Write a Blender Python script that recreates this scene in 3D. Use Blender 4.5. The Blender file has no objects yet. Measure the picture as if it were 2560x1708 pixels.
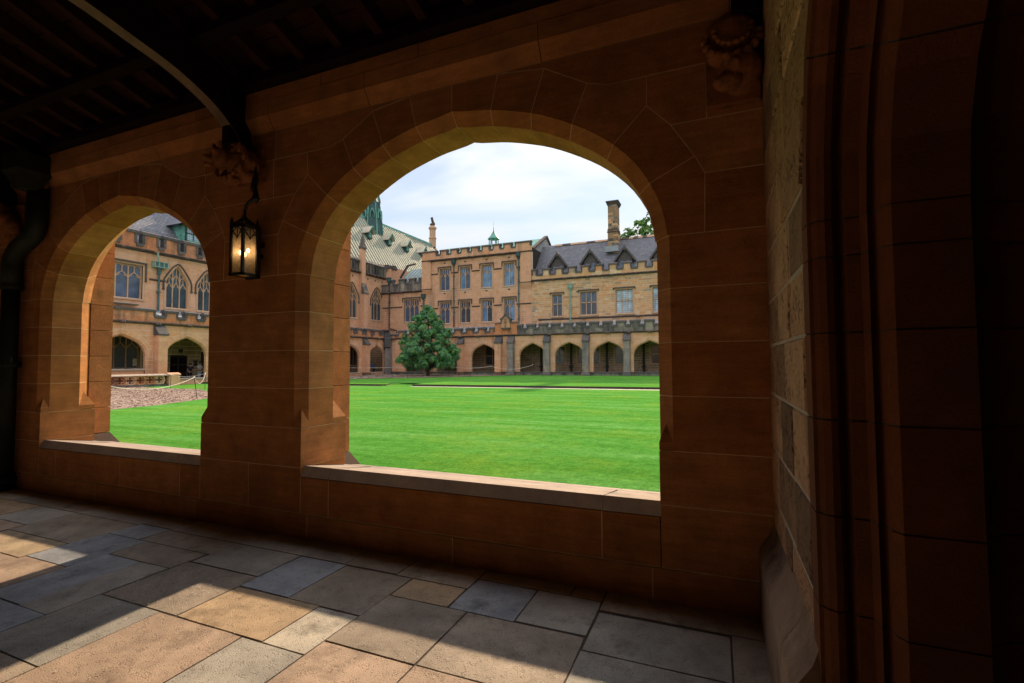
import bpy, math, random
import numpy as np
from mathutils import Vector, Matrix, noise as mnoise
PI = math.pi
SC = bpy.context.scene
COL = SC.collection
rnd = random.Random(7)

# ------------------------------------------------------------------ camera
EYE = 1.495
def set_camera():
    yaw, pitch, roll = .39466, .042837, -.006288
    cy, sy, cp, sp = math.cos(yaw), math.sin(yaw), math.cos(pitch), math.sin(pitch)
    F = Vector((-sy*cp, cy*cp, sp)); R0 = Vector((cy, sy, 0)); U0 = R0.cross(F)
    R = R0*math.cos(roll)+U0*math.sin(roll); U = U0*math.cos(roll)-R0*math.sin(roll)
    cd = bpy.data.cameras.new('camera'); co = bpy.data.objects.new('camera', cd); COL.objects.link(co)
    m = Matrix((R, U, -F)).transposed().to_4x4(); m.translation = (0, 0, EYE)
    co.matrix_world = m
    cd.sensor_width = 36; cd.lens = 36*1222.5/2560
    cd.clip_start = .05; cd.clip_end = 3000
    SC.camera = co
set_camera()

# ------------------------------------------------------------------ world, sun, exposure
SUN_EL = math.radians(31.6)
def set_world():
    w = bpy.data.worlds.new('World'); SC.world = w; w.use_nodes = True
    nt = w.node_tree; N = nt.nodes; L = nt.links; N.clear()
    out = N.new('ShaderNodeOutputWorld')
    sky = N.new('ShaderNodeTexSky'); sky.sky_type = 'NISHITA'; sky.sun_disc = False
    sky.sun_elevation = SUN_EL; sky.sun_rotation = math.radians(-2); sky.air_density = 1.0; sky.dust_density = .1
    bgs = N.new('ShaderNodeBackground'); bgs.inputs[1].default_value = .045
    L.new(sky.outputs[0], bgs.inputs[0])
    tc = N.new('ShaderNodeTexCoord')
    sep = N.new('ShaderNodeSeparateXYZ'); L.new(tc.outputs['Generated'], sep.inputs[0])
    # layered cloud: direction projected on a flat cloud deck
    zc = N.new('ShaderNodeMath'); zc.operation = 'MAXIMUM'; zc.inputs[1].default_value = .0; L.new(sep.outputs[2], zc.inputs[0])
    za = N.new('ShaderNodeMath'); za.operation = 'ADD'; za.inputs[1].default_value = .18; L.new(zc.outputs[0], za.inputs[0])
    dv = N.new('ShaderNodeVectorMath'); dv.operation = 'DIVIDE'; L.new(tc.outputs['Generated'], dv.inputs[0])
    cb = N.new('ShaderNodeCombineXYZ')
    for i in range(3): L.new(za.outputs[0], cb.inputs[i])
    L.new(cb.outputs[0], dv.inputs[1])
    mp = N.new('ShaderNodeMapping'); mp.inputs['Scale'].default_value = (.9, 2.1, .0); mp.inputs['Rotation'].default_value = (0, 0, .5); mp.inputs['Location'].default_value = (3.1, 1.2, 0)
    L.new(dv.outputs[0], mp.inputs[0])
    no = N.new('ShaderNodeTexNoise'); no.inputs['Scale'].default_value = 1.1; no.inputs['Detail'].default_value = 5; no.inputs['Roughness'].default_value = .5; no.inputs['Distortion'].default_value = .5
    L.new(mp.outputs[0], no.inputs[0])
    cr = N.new('ShaderNodeValToRGB'); cr.color_ramp.elements[0].position = .38; cr.color_ramp.elements[0].color = (.36, .36, .36, 1); cr.color_ramp.elements[1].position = .66; cr.color_ramp.elements[1].color = (1, 1, 1, 1)
    L.new(no.outputs[0], cr.inputs[0])
    # cloud brightness rises towards the zenith as an overcast sky's does
    gr = N.new('ShaderNodeMath'); gr.operation = 'MULTIPLY_ADD'; gr.inputs[1].default_value = .58; gr.inputs[2].default_value = .168; L.new(zc.outputs[0], gr.inputs[0])
    bgc = N.new('ShaderNodeBackground'); bgc.inputs[0].default_value = (1.0, .985, .965, 1); L.new(gr.outputs[0], bgc.inputs[1])
    mx = N.new('ShaderNodeMixShader'); L.new(cr.outputs[0], mx.inputs[0]); L.new(bgs.outputs[0], mx.inputs[1]); L.new(bgc.outputs[0], mx.inputs[2])
    L.new(mx.outputs[0], out.inputs[0])
    s = bpy.data.lights.new('sun', 'SUN'); s.energy = 2.0; s.angle = math.radians(1.3); s.color = (1, .76, .50)
    so = bpy.data.objects.new('sun', s); COL.objects.link(so)
    d = Vector((.035, -1, -math.tan(SUN_EL))).normalized()
    so.rotation_euler = d.to_track_quat('-Z', 'Y').to_euler(); so.location = (0, 30, 40)
set_world()
vs = SC.view_settings
vs.view_transform = 'Standard'; vs.look = 'None'; vs.gamma = 1; vs.use_curve_mapping = False; vs.exposure = 1.68
SC.cycles.use_denoising = True
SC.cycles.max_bounces = 7; SC.cycles.diffuse_bounces = 4; SC.cycles.glossy_bounces = 3; SC.cycles.transparent_max_bounces = 8
SC.cycles.caustics_reflective = False; SC.cycles.caustics_refractive = False
SC.cycles.sample_clamp_indirect = 6

# ------------------------------------------------------------------ materials
def new_mat(name):
    m = bpy.data.materials.new(name); m.use_nodes = True
    return m, m.node_tree.nodes, m.node_tree.links, m.node_tree.nodes['Principled BSDF']
def ramp(N, stops):
    r = N.new('ShaderNodeValToRGB'); e = r.color_ramp.elements
    if len(stops) == 1: stops = [(0, stops[0][1]), (1, stops[0][1])]
    while len(e) < len(stops): e.new(.5)
    for k, (p, c) in enumerate(stops):
        e[k].position = p; e[k].color = (*c, 1)
    return r
def noise_node(N, L, src, scale, detail=4, rough=.6, dist=0):
    n = N.new('ShaderNodeTexNoise'); n.inputs['Scale'].default_value = scale; n.inputs['Detail'].default_value = detail
    n.inputs['Roughness'].default_value = rough; n.inputs['Distortion'].default_value = dist
    L.new(src, n.inputs['Vector']); return n
def piece_random(N, L):
    oi = N.new('ShaderNodeObjectInfo'); ge = N.new('ShaderNodeNewGeometry')
    a = N.new('ShaderNodeMath'); a.operation = 'ADD'; L.new(oi.outputs['Random'], a.inputs[0]); L.new(ge.outputs['Random Per Island'], a.inputs[1])
    f = N.new('ShaderNodeMath'); f.operation = 'FRACT'; L.new(a.outputs[0], f.inputs[0])
    return f.outputs[0], ge.outputs['Position']
def mixc(N, L, fac, a, b, mode='MIX'):
    m = N.new('ShaderNodeMix'); m.data_type = 'RGBA'; m.blend_type = mode
    if isinstance(fac, (int, float)): m.inputs[0].default_value = fac
    else: L.new(fac, m.inputs[0])
    for k, v in ((6, a), (7, b)):
        if isinstance(v, tuple): m.inputs[k].default_value = (*v, 1)
        else: L.new(v, m.inputs[k])
    return m.outputs[2]
def stone(name, tones, grain=9., bump=.25, fine=120., stain=None, stain_amt=.0, stain_scale=.8, rough=.88, streak=False, pits=0., grain_amt=.28, pit_col=.74, bed=0., wear=0.):
    """tones: list of colours picked per piece; stain: dark weathering driven by noise."""
    m, N, L, B = new_mat(name)
    rv, pos = piece_random(N, L)
    n = len(tones)
    r = ramp(N, [((k+.5)/n, c) for k, c in enumerate(tones)]); r.color_ramp.interpolation = 'LINEAR'
    L.new(rv, r.inputs[0])
    g = noise_node(N, L, pos, grain, 6, .65)
    gr = ramp(N, [(.28, (1-grain_amt,)*3), (.72, (1+grain_amt*.6,)*3)]); L.new(g.outputs[0], gr.inputs[0])
    c = mixc(N, L, 1.0, r.outputs[0], gr.outputs[0], 'MULTIPLY')
    f = noise_node(N, L, pos, fine, 3, .7)
    fr = ramp(N, [(.3, (.86,)*3), (.6, (1.12,)*3)]); L.new(f.outputs[0], fr.inputs[0])
    c = mixc(N, L, 1.0, c, fr.outputs[0], 'MULTIPLY')
    if bed:
        mb_ = N.new('ShaderNodeMapping'); mb_.inputs['Scale'].default_value = (1, 1, 11); mb_.inputs['Rotation'].default_value = (.06, .09, 0); L.new(pos, mb_.inputs[0])
        bn = noise_node(N, L, mb_.outputs[0], 2.6, 6, .72); br = ramp(N, [(.3, (1-bed,)*3), (.7, (1+bed*.7,)*3)]); L.new(bn.outputs[0], br.inputs[0]); c = mixc(N, L, 1.0, c, br.outputs[0], 'MULTIPLY')
    if wear:
        wn = noise_node(N, L, pos, 1.1, 6, .7, .6); wr = ramp(N, [(.32, (1-wear, 1-wear*.95, 1-wear*.85)), (.68, (1+wear*.5,)*3)]); L.new(wn.outputs[0], wr.inputs[0]); c = mixc(N, L, 1.0, c, wr.outputs[0], 'MULTIPLY')
    if stain:
        mp = N.new('ShaderNodeMapping'); mp.inputs['Scale'].default_value = (1, 1, .22 if streak else 1); L.new(pos, mp.inputs[0])
        s = noise_node(N, L, mp.outputs[0], stain_scale, 6, .68)
        sr = ramp(N, [(.62-stain_amt*.42, (0,)*3), (.78-stain_amt*.30, (.9,)*3)]); L.new(s.outputs[0], sr.inputs[0])
        c = mixc(N, L, sr.outputs[0], c, stain)
    hgt = f.outputs[0]
    if pits:
        v = N.new('ShaderNodeTexVoronoi'); v.inputs['Scale'].default_value = pits; L.new(pos, v.inputs['Vector'])
        mk_ = noise_node(N, L, pos, pits*.16, 3, .7); mr = N.new('ShaderNodeMath'); mr.operation = 'MULTIPLY_ADD'; mr.inputs[1].default_value = 1.6; mr.inputs[2].default_value = -.70; L.new(mk_.outputs[0], mr.inputs[0])
        dd_ = N.new('ShaderNodeMath'); dd_.operation = 'SUBTRACT'; L.new(v.outputs['Distance'], dd_.inputs[0]); L.new(mr.outputs[0], dd_.inputs[1])
        pr = ramp(N, [(.06, (.0,)*3), (.24, (1,)*3)]); L.new(dd_.outputs[0], pr.inputs[0])
        c = mixc(N, L, pr.outputs[0], mixc(N, L, 1.0, c, (pit_col, pit_col*.98, pit_col*.96), 'MULTIPLY'), c)
        ad = N.new('ShaderNodeMath'); ad.operation = 'ADD'; L.new(pr.outputs[0], ad.inputs[0]); L.new(f.outputs[0], ad.inputs[1]); hgt = ad.outputs[0]
    L.new(c, B.inputs['Base Color'])
    B.inputs['Roughness'].default_value = rough; B.inputs['Specular IOR Level'].default_value = .25
    b = N.new('ShaderNodeBump'); b.inputs['Strength'].default_value = bump; b.inputs['Distance'].default_value = .01
    ad = N.new('ShaderNodeMath'); ad.operation = 'MULTIPLY_ADD'; ad.inputs[1].default_value = .6; L.new(g.outputs[0], ad.inputs[0]); L.new(hgt, ad.inputs[2])
    L.new(ad.outputs[0], b.inputs['Height']); L.new(b.outputs[0], B.inputs['Normal'])
    return m
def plain(name, col, rough=.6, metal=0., var=.25, scale=6., bump=.0, spec=.4):
    m, N, L, B = new_mat(name)
    rv, pos = piece_random(N, L)
    g = noise_node(N, L, pos, scale, 5, .6)
    gr = ramp(N, [(.3, tuple(x*(1-var) for x in col)), (.7, tuple(min(1, x*(1+var)) for x in col))]); L.new(g.outputs[0], gr.inputs[0])
    L.new(gr.outputs[0], B.inputs['Base Color']); B.inputs['Roughness'].default_value = rough; B.inputs['Metallic'].default_value = metal
    B.inputs['Specular IOR Level'].default_value = spec
    if bump:
        b = N.new('ShaderNodeBump'); b.inputs['Strength'].default_value = bump; b.inputs['Distance'].default_value = .01
        L.new(g.outputs[0], b.inputs['Height']); L.new(b.outputs[0], B.inputs['Normal'])
    return m
M = {}
M['near'] = stone('brown_sandstone', [(.41, .165, .05), (.45, .19, .066), (.37, .145, .044), (.43, .18, .058), (.47, .21, .076)], grain=4, bump=.5, fine=110, stain=(.25, .115, .045), stain_amt=.1, stain_scale=1.1, grain_amt=.34, bed=.22)
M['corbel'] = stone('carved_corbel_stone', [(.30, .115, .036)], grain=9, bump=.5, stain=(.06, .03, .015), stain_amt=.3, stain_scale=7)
M['mortar'] = plain('mortar', (.60, .43, .24), .95, var=.2)
M['orange'] = stone('rock_faced_orange_stone', [(.52, .20, .075), (.56, .23, .09), (.48, .185, .07)], grain=8, bump=1.0, fine=75, stain=(.12, .07, .05), stain_amt=.1)
M['sill'] = stone('sill_stone', [(.43, .345, .29), (.46, .37, .315)], grain=6, bump=.25, fine=180, stain=(.22, .19, .17), stain_amt=.25, stain_scale=3)
M['plinthdark'] = stone('weathered_plinth', [(.15, .09, .065)], grain=6, bump=.4, stain=(.05, .045, .04), stain_amt=.5, stain_scale=3)
M['punched'] = stone('punched_stone', [(.54, .34, .20), (.22, .14, .088), (.58, .365, .22), (.31, .20, .125), (.62, .39, .24), (.42, .26, .155)], grain=7, bump=1.0, fine=70, pits=38, pit_col=.5, stain=(.09, .075, .06), stain_amt=.2)
M['graymortar'] = plain('grey_mortar', (.50, .44, .37), .95, var=.15)
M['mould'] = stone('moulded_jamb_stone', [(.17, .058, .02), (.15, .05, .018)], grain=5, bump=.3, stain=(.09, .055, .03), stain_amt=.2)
M['plinth'] = stone('worn_plinth_stone', [(.34, .245, .175), (.31, .22, .16)], grain=4, bump=.3, fine=140, stain=(.05, .035, .028), stain_amt=.38, stain_scale=1.6)
M['backwall'] = stone('bounce_cutting_back_wall', [(.12, .065, .035), (.10, .055, .03)], grain=3, bump=.3)  # unseen wall kept dark to cut bounced light in the walk
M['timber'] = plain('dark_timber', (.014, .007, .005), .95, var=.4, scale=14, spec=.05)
M['brace'] = plain('lit_underside_timber', (.16, .105, .06), .7, var=.3, scale=9)  # paler than the timber: light painted on the brace undersides
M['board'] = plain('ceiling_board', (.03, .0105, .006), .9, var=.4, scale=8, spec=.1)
M['iron'] = plain('black_iron', (.012, .012, .012), .45, var=.3, spec=.5)
M['pipe'] = plain('dark_green_pipe', (.014, .018, .013), .6, var=.4, spec=.2)
FL = {'tan': (.43, .335, .23), 'pink': (.42, .315, .245), 'gray': (.345, .325, .295), 'blue': (.31, .33, .37), 'brown': (.33, .275, .225), 'ochre': (.42, .31, .205), 'pale': (.46, .42, .36)}
for k, c in FL.items():
    M['flag_'+k] = stone('flagstone_'+k, [tuple(x*1.2 for x in c), tuple(min(1, x*1.38) for x in c)], grain=3.2, bump=.35, fine=150, stain=tuple(x*.45 for x in c), stain_amt=.2, stain_scale=3.1, pits=95, rough=.7, grain_amt=.3, wear=.3)
M['soil'] = plain('joint_soil', (.075, .062, .05), .95)
M['pink'] = stone('pink_ashlar', [(.71, .385, .235), (.67, .36, .215), (.74, .43, .275), (.69, .375, .24), (.71, .36, .195)], grain=2.2, bump=.2, fine=30, stain=(.30, .175, .115), stain_amt=.2, stain_scale=.75, grain_amt=.16, streak=True)
M['inner'] = stone('shade_toned_brown_ashlar', [(.34, .225, .14), (.38, .26, .165), (.30, .20, .13), (.36, .22, .125), (.42, .30, .20)], grain=2.4, bump=.2, fine=30, stain=(.14, .10, .07), stain_amt=.2, stain_scale=.7)  # browner stone, darkened to stand for shade in the far walks; chimney reuses it
M['varied'] = stone('varied_ashlar', [(.64, .375, .195), (.68, .44, .26), (.66, .32, .145), (.58, .37, .215), (.74, .54, .36), (.66, .375, .185), (.64, .30, .125), (.36, .28, .21), (.68, .46, .27), (.64, .40, .225), (.60, .375, .215)], grain=2.6, bump=.2, fine=30, stain=(.25, .19, .145), stain_amt=.08, stain_scale=.6, grain_amt=.18)
M['red'] = stone('red_parapet_stone', [(.62, .25, .12), (.57, .225, .11), (.65, .31, .16), (.50, .23, .135)], grain=2.5, bump=.25, fine=30, stain=(.10, .075, .065), stain_amt=.32, stain_scale=1.1, streak=True)
M['bleak'] = stone('weathered_gray_parapet', [(.23, .20, .185), (.30, .255, .22), (.17, .155, .15), (.42, .35, .28)], grain=3, bump=.3, fine=30, stain=(.055, .053, .056), stain_amt=.52, stain_scale=1.3, streak=True)
M['coping'] = stone('lichened_coping', [(.12, .105, .105), (.15, .125, .12), (.095, .088, .092)], grain=6, bump=.4, fine=40, stain=(.26, .24, .22), stain_amt=.12, stain_scale=5)
M['string'] = stone('dark_string_course', [(.14, .10, .088), (.12, .09, .08)], grain=5, bump=.3, fine=40, stain=(.06, .055, .055), stain_amt=.4, stain_scale=2)
M['frame'] = stone('window_dressing', [(.60, .385, .25), (.57, .36, .23)], grain=4, bump=.2, fine=50, stain=(.25, .17, .125), stain_amt=.12, stain_scale=1.5, grain_amt=.15)
M['buttgray'] = stone('gray_buttress_stone', [(.30, .255, .235), (.24, .215, .205), (.34, .275, .235)], grain=3, bump=.3, fine=30, stain=(.085, .08, .082), stain_amt=.35, stain_scale=1.2, streak=True)
M['pale_mortar'] = plain('pale_mortar', (.74, .58, .45), .95, var=.1)
M['slate'] = stone('blue_slate', [(.17, .175, .215), (.19, .19, .225), (.155, .16, .20), (.20, .20, .23), (.175, .17, .20), (.235, .235, .26)], grain=4, bump=.1, fine=30, rough=.5, grain_amt=.15)
M['lead'] = plain('lead_sheet', (.30, .33, .37), .45, var=.2, scale=3)
M['copper'] = plain('verdigris_copper', (.13, .34, .28), .6, var=.45, scale=2.2)
M['copdark'] = plain('dark_copper', (.035, .085, .09), .6, var=.5, scale=2)
M['hallroof'] = stone('pale_copper_roof', [(.52, .47, .38), (.58, .52, .43), (.48, .43, .34), (.54, .48, .41)], grain=.8, bump=.05, fine=20, stain=(.36, .42, .36), stain_amt=.0, stain_scale=.5, rough=.6)
M['rib'] = plain('green_roof_rib', (.25, .31, .25), .6, var=.35)
M['woodgray'] = plain('grey_cladding', (.30, .31, .31), .8, var=.3, scale=3)
M['dormer'] = plain('dormer_timber', (.10, .085, .085), .7, var=.3)
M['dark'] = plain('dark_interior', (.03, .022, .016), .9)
M['floorfar'] = plain('cloister_paving', (.19, .15, .115), .8)
M['door'] = plain('dark_door', (.015, .008, .006), .6)
M['drain'] = plain('green_downpipe', (.07, .13, .135), .5, var=.35, scale=3)
M['drainlight'] = plain('pale_green_downpipe', (.25, .40, .33), .55, var=.25, scale=3)
M['rust'] = plain('rusty_pipe_foot', (.11, .065, .06), .7, var=.3)
M['rope'] = plain('white_rope', (.78, .74, .68), .8, var=.1)
M['post'] = plain('dark_post', (.03, .03, .032), .5)
M['chip'] = stone('bark_mulch', [(.40, .28, .22), (.27, .19, .15), (.50, .39, .33), (.42, .32, .27), (.18, .13, .11)], grain=20, bump=.2)
M['soilbed'] = plain('mulch_bed', (.30, .21, .17), .95, var=.5, scale=30)
M['concrete'] = plain('pale_path', (.46, .42, .37), .8, var=.15, scale=2)
M['earth'] = plain('cut_turf_edge', (.055, .04, .03), .95, var=.4, scale=8)
M['trunk'] = plain('bark', (.055, .045, .037), .9, var=.4, scale=20)
M['notice'] = plain('cream_notice', (.62, .52, .36), .8)

def glass(name, col, lead=True, s=7.5, rough=.12):
    m, N, L, B = new_mat(name)
    rv, pos = piece_random(N, L)
    n = noise_node(N, L, pos, 1.4, 3, .5)
    r = ramp(N, [(.3, tuple(c*.55 for c in col)), (.7, tuple(c*1.5 for c in col))]); L.new(n.outputs[0], r.inputs[0])
    c = r.outputs[0]
    if lead:
        tc = N.new('ShaderNodeTexCoord')
        b = N.new('ShaderNodeTexBrick'); b.offset = 0; b.inputs['Scale'].default_value = s
        b.inputs['Brick Width'].default_value = 1.0; b.inputs['Row Height'].default_value = 1.25; b.inputs['Mortar Size'].default_value = .07
        mp = N.new('ShaderNodeMapping'); mp.inputs['Rotation'].default_value = (PI/2, 0, 0); L.new(tc.outputs['Object'], mp.inputs[0]); L.new(mp.outputs[0], b.inputs['Vector'])
        c = mixc(N, L, b.outputs['Fac'], c, (.03, .03, .035))
        vr = N.new('ShaderNodeMath'); vr.operation = 'MULTIPLY_ADD'; vr.inputs[1].default_value = .5; vr.inputs[2].default_value = rough
        L.new(b.outputs['Fac'], vr.inputs[0]); L.new(vr.outputs[0], B.inputs['Roughness'])
    else: B.inputs['Roughness'].default_value = rough
    L.new(c, B.inputs['Base Color']); B.inputs['Specular IOR Level'].default_value = .8
    w = noise_node(N, L, pos, 2.5, 2, .5)
    bp = N.new('ShaderNodeBump'); bp.inputs['Strength'].default_value = .12; bp.inputs['Distance'].default_value = .05; L.new(w.outputs[0], bp.inputs['Height']); L.new(bp.outputs[0], B.inputs['Normal'])
    return m
M['glass'] = glass('blue_leaded_glass', (.075, .12, .22))
M['glassdark'] = glass('dark_leaded_glass', (.05, .065, .10))
M['glassblue'] = glass('sky_blue_blind_glass', (.10, .22, .40), lead=False)
M['glasspale'] = glass('pale_leaded_glass', (.42, .55, .66), s=6)
M['stained'] = glass('stained_glass', (.035, .075, .11), s=10)

# ------------------------------------------------------------------ builders
def link(o, parent=None):
    COL.objects.link(o)
    if parent is not None: o.parent = parent
    return o
def mesh(name, V, Fc, mats, parent=None, idx=None, smooth=False, loc=None, kind=None):
    me = bpy.data.meshes.new(name); me.from_pydata([tuple(v) for v in V], [], Fc)
    for m in (mats if isinstance(mats, (list, tuple)) else [mats]): me.materials.append(m)
    if idx is not None: me.polygons.foreach_set('material_index', idx)
    if smooth: me.polygons.foreach_set('use_smooth', [True]*len(me.polygons))
    o = bpy.data.objects.new(name, me)
    if loc is not None: o.location = loc
    if kind: o['kind'] = kind
    return link(o, parent)
def thing(name, label, cat, loc=(0, 0, 0), rz=0, group=None):
    o = bpy.data.objects.new(name, None); link(o); o.location = loc; o.rotation_euler = (0, 0, rz); o.empty_display_size = .2
    tag(o, label, cat, group); return o
def tag(o, label, cat, group=None):
    o['label'] = label; o['category'] = cat
    if group: o['group'] = group
    return o
class MB:
    def __init__(s): s.V = []; s.F = []; s.I = []
    def add(s, V, F, i=0):
        b = len(s.V); s.V += [tuple(v) for v in V]; s.F += [tuple(b+k for k in f) for f in F]; s.I += [i]*len(F); return s
    def box(s, x0, x1, y0, y1, z0, z1, i=0):
        return s.add([(x0, y0, z0), (x1, y0, z0), (x1, y1, z0), (x0, y1, z0), (x0, y0, z1), (x1, y0, z1), (x1, y1, z1), (x0, y1, z1)],
                     [(0, 3, 2, 1), (4, 5, 6, 7), (0, 1, 5, 4), (1, 2, 6, 5), (2, 3, 7, 6), (3, 0, 4, 7)], i)
    def prism(s, poly, a0, a1, axis='x', i=0):
        """poly in the two other axes, extruded along axis"""
        n = len(poly)
        def P(a, p): return {'x': (a, p[0], p[1]), 'y': (p[0], a, p[1]), 'z': (p[0], p[1], a)}[axis]
        V = [P(a0, p) for p in poly]+[P(a1, p) for p in poly]
        F = [tuple(range(n-1, -1, -1)), tuple(range(n, 2*n))]+[(k, (k+1) % n, n+(k+1) % n, n+k) for k in range(n)]
        return s.add(V, F, i)
    def bar(s, pts, w, y0, y1, i=0):
        s.nb = getattr(s, "nb", 0)+1; y0 += .0013*(s.nb % 7); y1 -= .0007*(s.nb % 5)
        """flat rectangular bar along a polyline in x-z, y0..y1 deep"""
        P = [p for k, p in enumerate(pts) if k == 0 or math.hypot(p[0]-pts[k-1][0], p[1]-pts[k-1][1]) > 1e-5]
        closed = math.hypot(P[0][0]-P[-1][0], P[0][1]-P[-1][1]) < 1e-5
        if closed: P = P[:-1]
        n = len(P); lt = []; rt = []
        for k in range(n):
            q = []
            for a, b in ((k-1, k), (k, k+1)):
                if not closed and (a < 0 or b >= n): continue
                dx, dz = P[b % n][0]-P[a % n][0], P[b % n][1]-P[a % n][1]; l = math.hypot(dx, dz); q.append((-dz/l, dx/l))
            nx, nz = sum(v[0] for v in q), sum(v[1] for v in q); l = math.hypot(nx, nz) or 1; nx, nz = nx/l, nz/l
            c = max(.4, nx*q[0][0]+nz*q[0][1]); e = w/2/c
            lt.append((P[k][0]+nx*e, P[k][1]+nz*e)); rt.append((P[k][0]-nx*e, P[k][1]-nz*e))
        b0 = len(s.V)
        for y in (y0, y1): s.V += [(x, y, z) for x, z in lt]+[(x, y, z) for x, z in rt]
        A = lambda y, side, k: b0+y*2*n+side*n+(k % n)
        for k in range(n if closed else n-1):
            F = [(A(0, 0, k), A(0, 0, k+1), A(0, 1, k+1), A(0, 1, k)), (A(1, 0, k), A(1, 1, k), A(1, 1, k+1), A(1, 0, k+1)), (A(0, 0, k), A(1, 0, k), A(1, 0, k+1), A(0, 0, k+1)), (A(0, 1, k), A(0, 1, k+1), A(1, 1, k+1), A(1, 1, k))]
            s.F += F; s.I += [i]*4
        if not closed:
            s.F += [(A(0, 0, 0), A(0, 1, 0), A(1, 1, 0), A(1, 0, 0)), (A(0, 0, n-1), A(1, 0, n-1), A(1, 1, n-1), A(0, 1, n-1))]; s.I += [i]*2
        return s
    def tube(s, pts, r, n=8, i=0, caps=True):
        pts = [Vector(p) for p in pts]; rs = r if isinstance(r, (list, tuple)) else [r]*len(pts)
        b = len(s.V); prev = None
        for k, p in enumerate(pts):
            d = (pts[min(k+1, len(pts)-1)]-pts[max(k-1, 0)]).normalized()
            a = prev if prev is not None else (Vector((1, 0, 0)) if abs(d.x) < .9 else Vector((0, 1, 0)))
            u = (a-d*a.dot(d)).normalized(); v = d.cross(u); prev = u
            for j in range(n):
                t = 2*PI*j/n; s.V.append(tuple(p+u*(math.cos(t)*rs[k])+v*(math.sin(t)*rs[k])))
        for k in range(len(pts)-1):
            for j in range(n):
                s.F.append((b+k*n+j, b+k*n+(j+1) % n, b+(k+1)*n+(j+1) % n, b+(k+1)*n+j)); s.I.append(i)
        if caps:
            s.F.append(tuple(b+j for j in range(n-1, -1, -1))); s.I.append(i)
            e = b+(len(pts)-1)*n; s.F.append(tuple(e+j for j in range(n))); s.I.append(i)
        return s
    def lathe(s, prof, n=12, c=(0, 0), i=0):
        b = len(s.V)
        for r, z in prof:
            for j in range(n): t = 2*PI*j/n+PI/n; s.V.append((c[0]+r*math.cos(t), c[1]+r*math.sin(t), z))
        for k in range(len(prof)-1):
            for j in range(n): s.F.append((b+k*n+j, b+k*n+(j+1) % n, b+(k+1)*n+(j+1) % n, b+(k+1)*n+j)); s.I.append(i)
        s.F.append(tuple(b+j for j in range(n-1, -1, -1))); s.I.append(i)
        e = b+(len(prof)-1)*n; s.F.append(tuple(e+j for j in range(n))); s.I.append(i)
        return s
    def build(s, name, mats, parent=None, smooth=False, kind=None, loc=None):
        return mesh(name, s.V, s.F, mats, parent, s.I, smooth, loc, kind)
def unit_cube(mat, bev=0.):
    me = bpy.data.meshes.new('block')
    mb = MB().box(0, 1, 0, 1, 0, 1); me.from_pydata(mb.V, [], mb.F); me.materials.append(mat); return me
CUBES = {}
def block(name, parent, mk, x0, x1, y0, y1, z0, z1):
    if mk not in CUBES: CUBES[mk] = unit_cube(M[mk])
    o = bpy.data.objects.new(name, CUBES[mk]); o.location = (x0, y0, z0); o.scale = (x1-x0, y1-y0, z1-z0)
    return link(o, parent)

# polygon helpers --------------------------------------------------
def area(P): return .5*sum(P[k][0]*P[(k+1) % len(P)][1]-P[(k+1) % len(P)][0]*P[k][1] for k in range(len(P)))
def inset(P, D):
    """P: CCW points; D[k]: inward distance of edge k (k -> k+1)"""
    n = len(P); E = []
    for k in range(n):
        ax, az = P[k]; bx, bz = P[(k+1) % n]; dx, dz = bx-ax, bz-az; l = math.hypot(dx, dz) or 1e-9
        E.append((-dz/l, dx/l))
    out = []
    for k in range(n):
        n0 = E[k-1]; n1 = E[k]; d0 = D[k-1]; d1 = D[k]; c = n0[0]*n1[1]-n0[1]*n1[0]
        if abs(c) < .12:
            s = max(d0, d1); mx, mz = n0[0]+n1[0], n0[1]+n1[1]; l = math.hypot(mx, mz) or 1
            out.append((P[k][0]+mx/l*s, P[k][1]+mz/l*s))
        else:
            out.append((P[k][0]+(d0*n1[1]-d1*n0[1])/c, P[k][1]+(d1*n0[0]-d0*n1[0])/c))
    return out
def loft(rings):
    n = len(rings[0]); V = []; F = []
    for r in rings: V += r
    F.append(tuple(range(n)))                       # front
    m = len(rings)
    F.append(tuple((m-1)*n+k for k in range(n-1, -1, -1)))
    for a in range(m-1):
        for k in range(n):
            k2 = (k+1) % n; F.append((a*n+k2, a*n+k, (a+1)*n+k, (a+1)*n+k2))
    return V, F
def stone_rings(pts, levels, joint, bev, open_in=0., y_in=0.):
    """pts: (x,z,nx,nz) CCW seen from the front; levels: (y,d). Open edges follow the opening's profile."""
    n = len(pts)
    opens = [pts[k][2]*pts[(k+1) % n][2]+pts[k][3]*pts[(k+1) % n][3] > .3 for k in range(n)]
    rings = []
    lv = list(levels)
    if bev: lv = [(lv[0][0], lv[0][1], bev), (lv[0][0]+bev, lv[0][1], 0)]+[(y, d, 0) for y, d in lv[1:]]
    else: lv = [(y, d, 0) for y, d in lv]
    if y_in: lv[0] = (lv[0][0]+y_in, lv[0][1], 0); lv[-1] = (lv[-1][0]-y_in, lv[-1][1], 0)
    for y, d, e in lv:
        P = [(x+nx*d, z+nz*d) for x, z, nx, nz in pts]
        Q = inset(P, [(open_in+e if opens[k] else joint+e) for k in range(n)])
        rings.append([(q[0], y, q[1]) for q in Q])
    return rings
def ccw(pts): return pts if area([(p[0], p[1]) for p in pts]) > 0 else pts[::-1]
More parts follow.
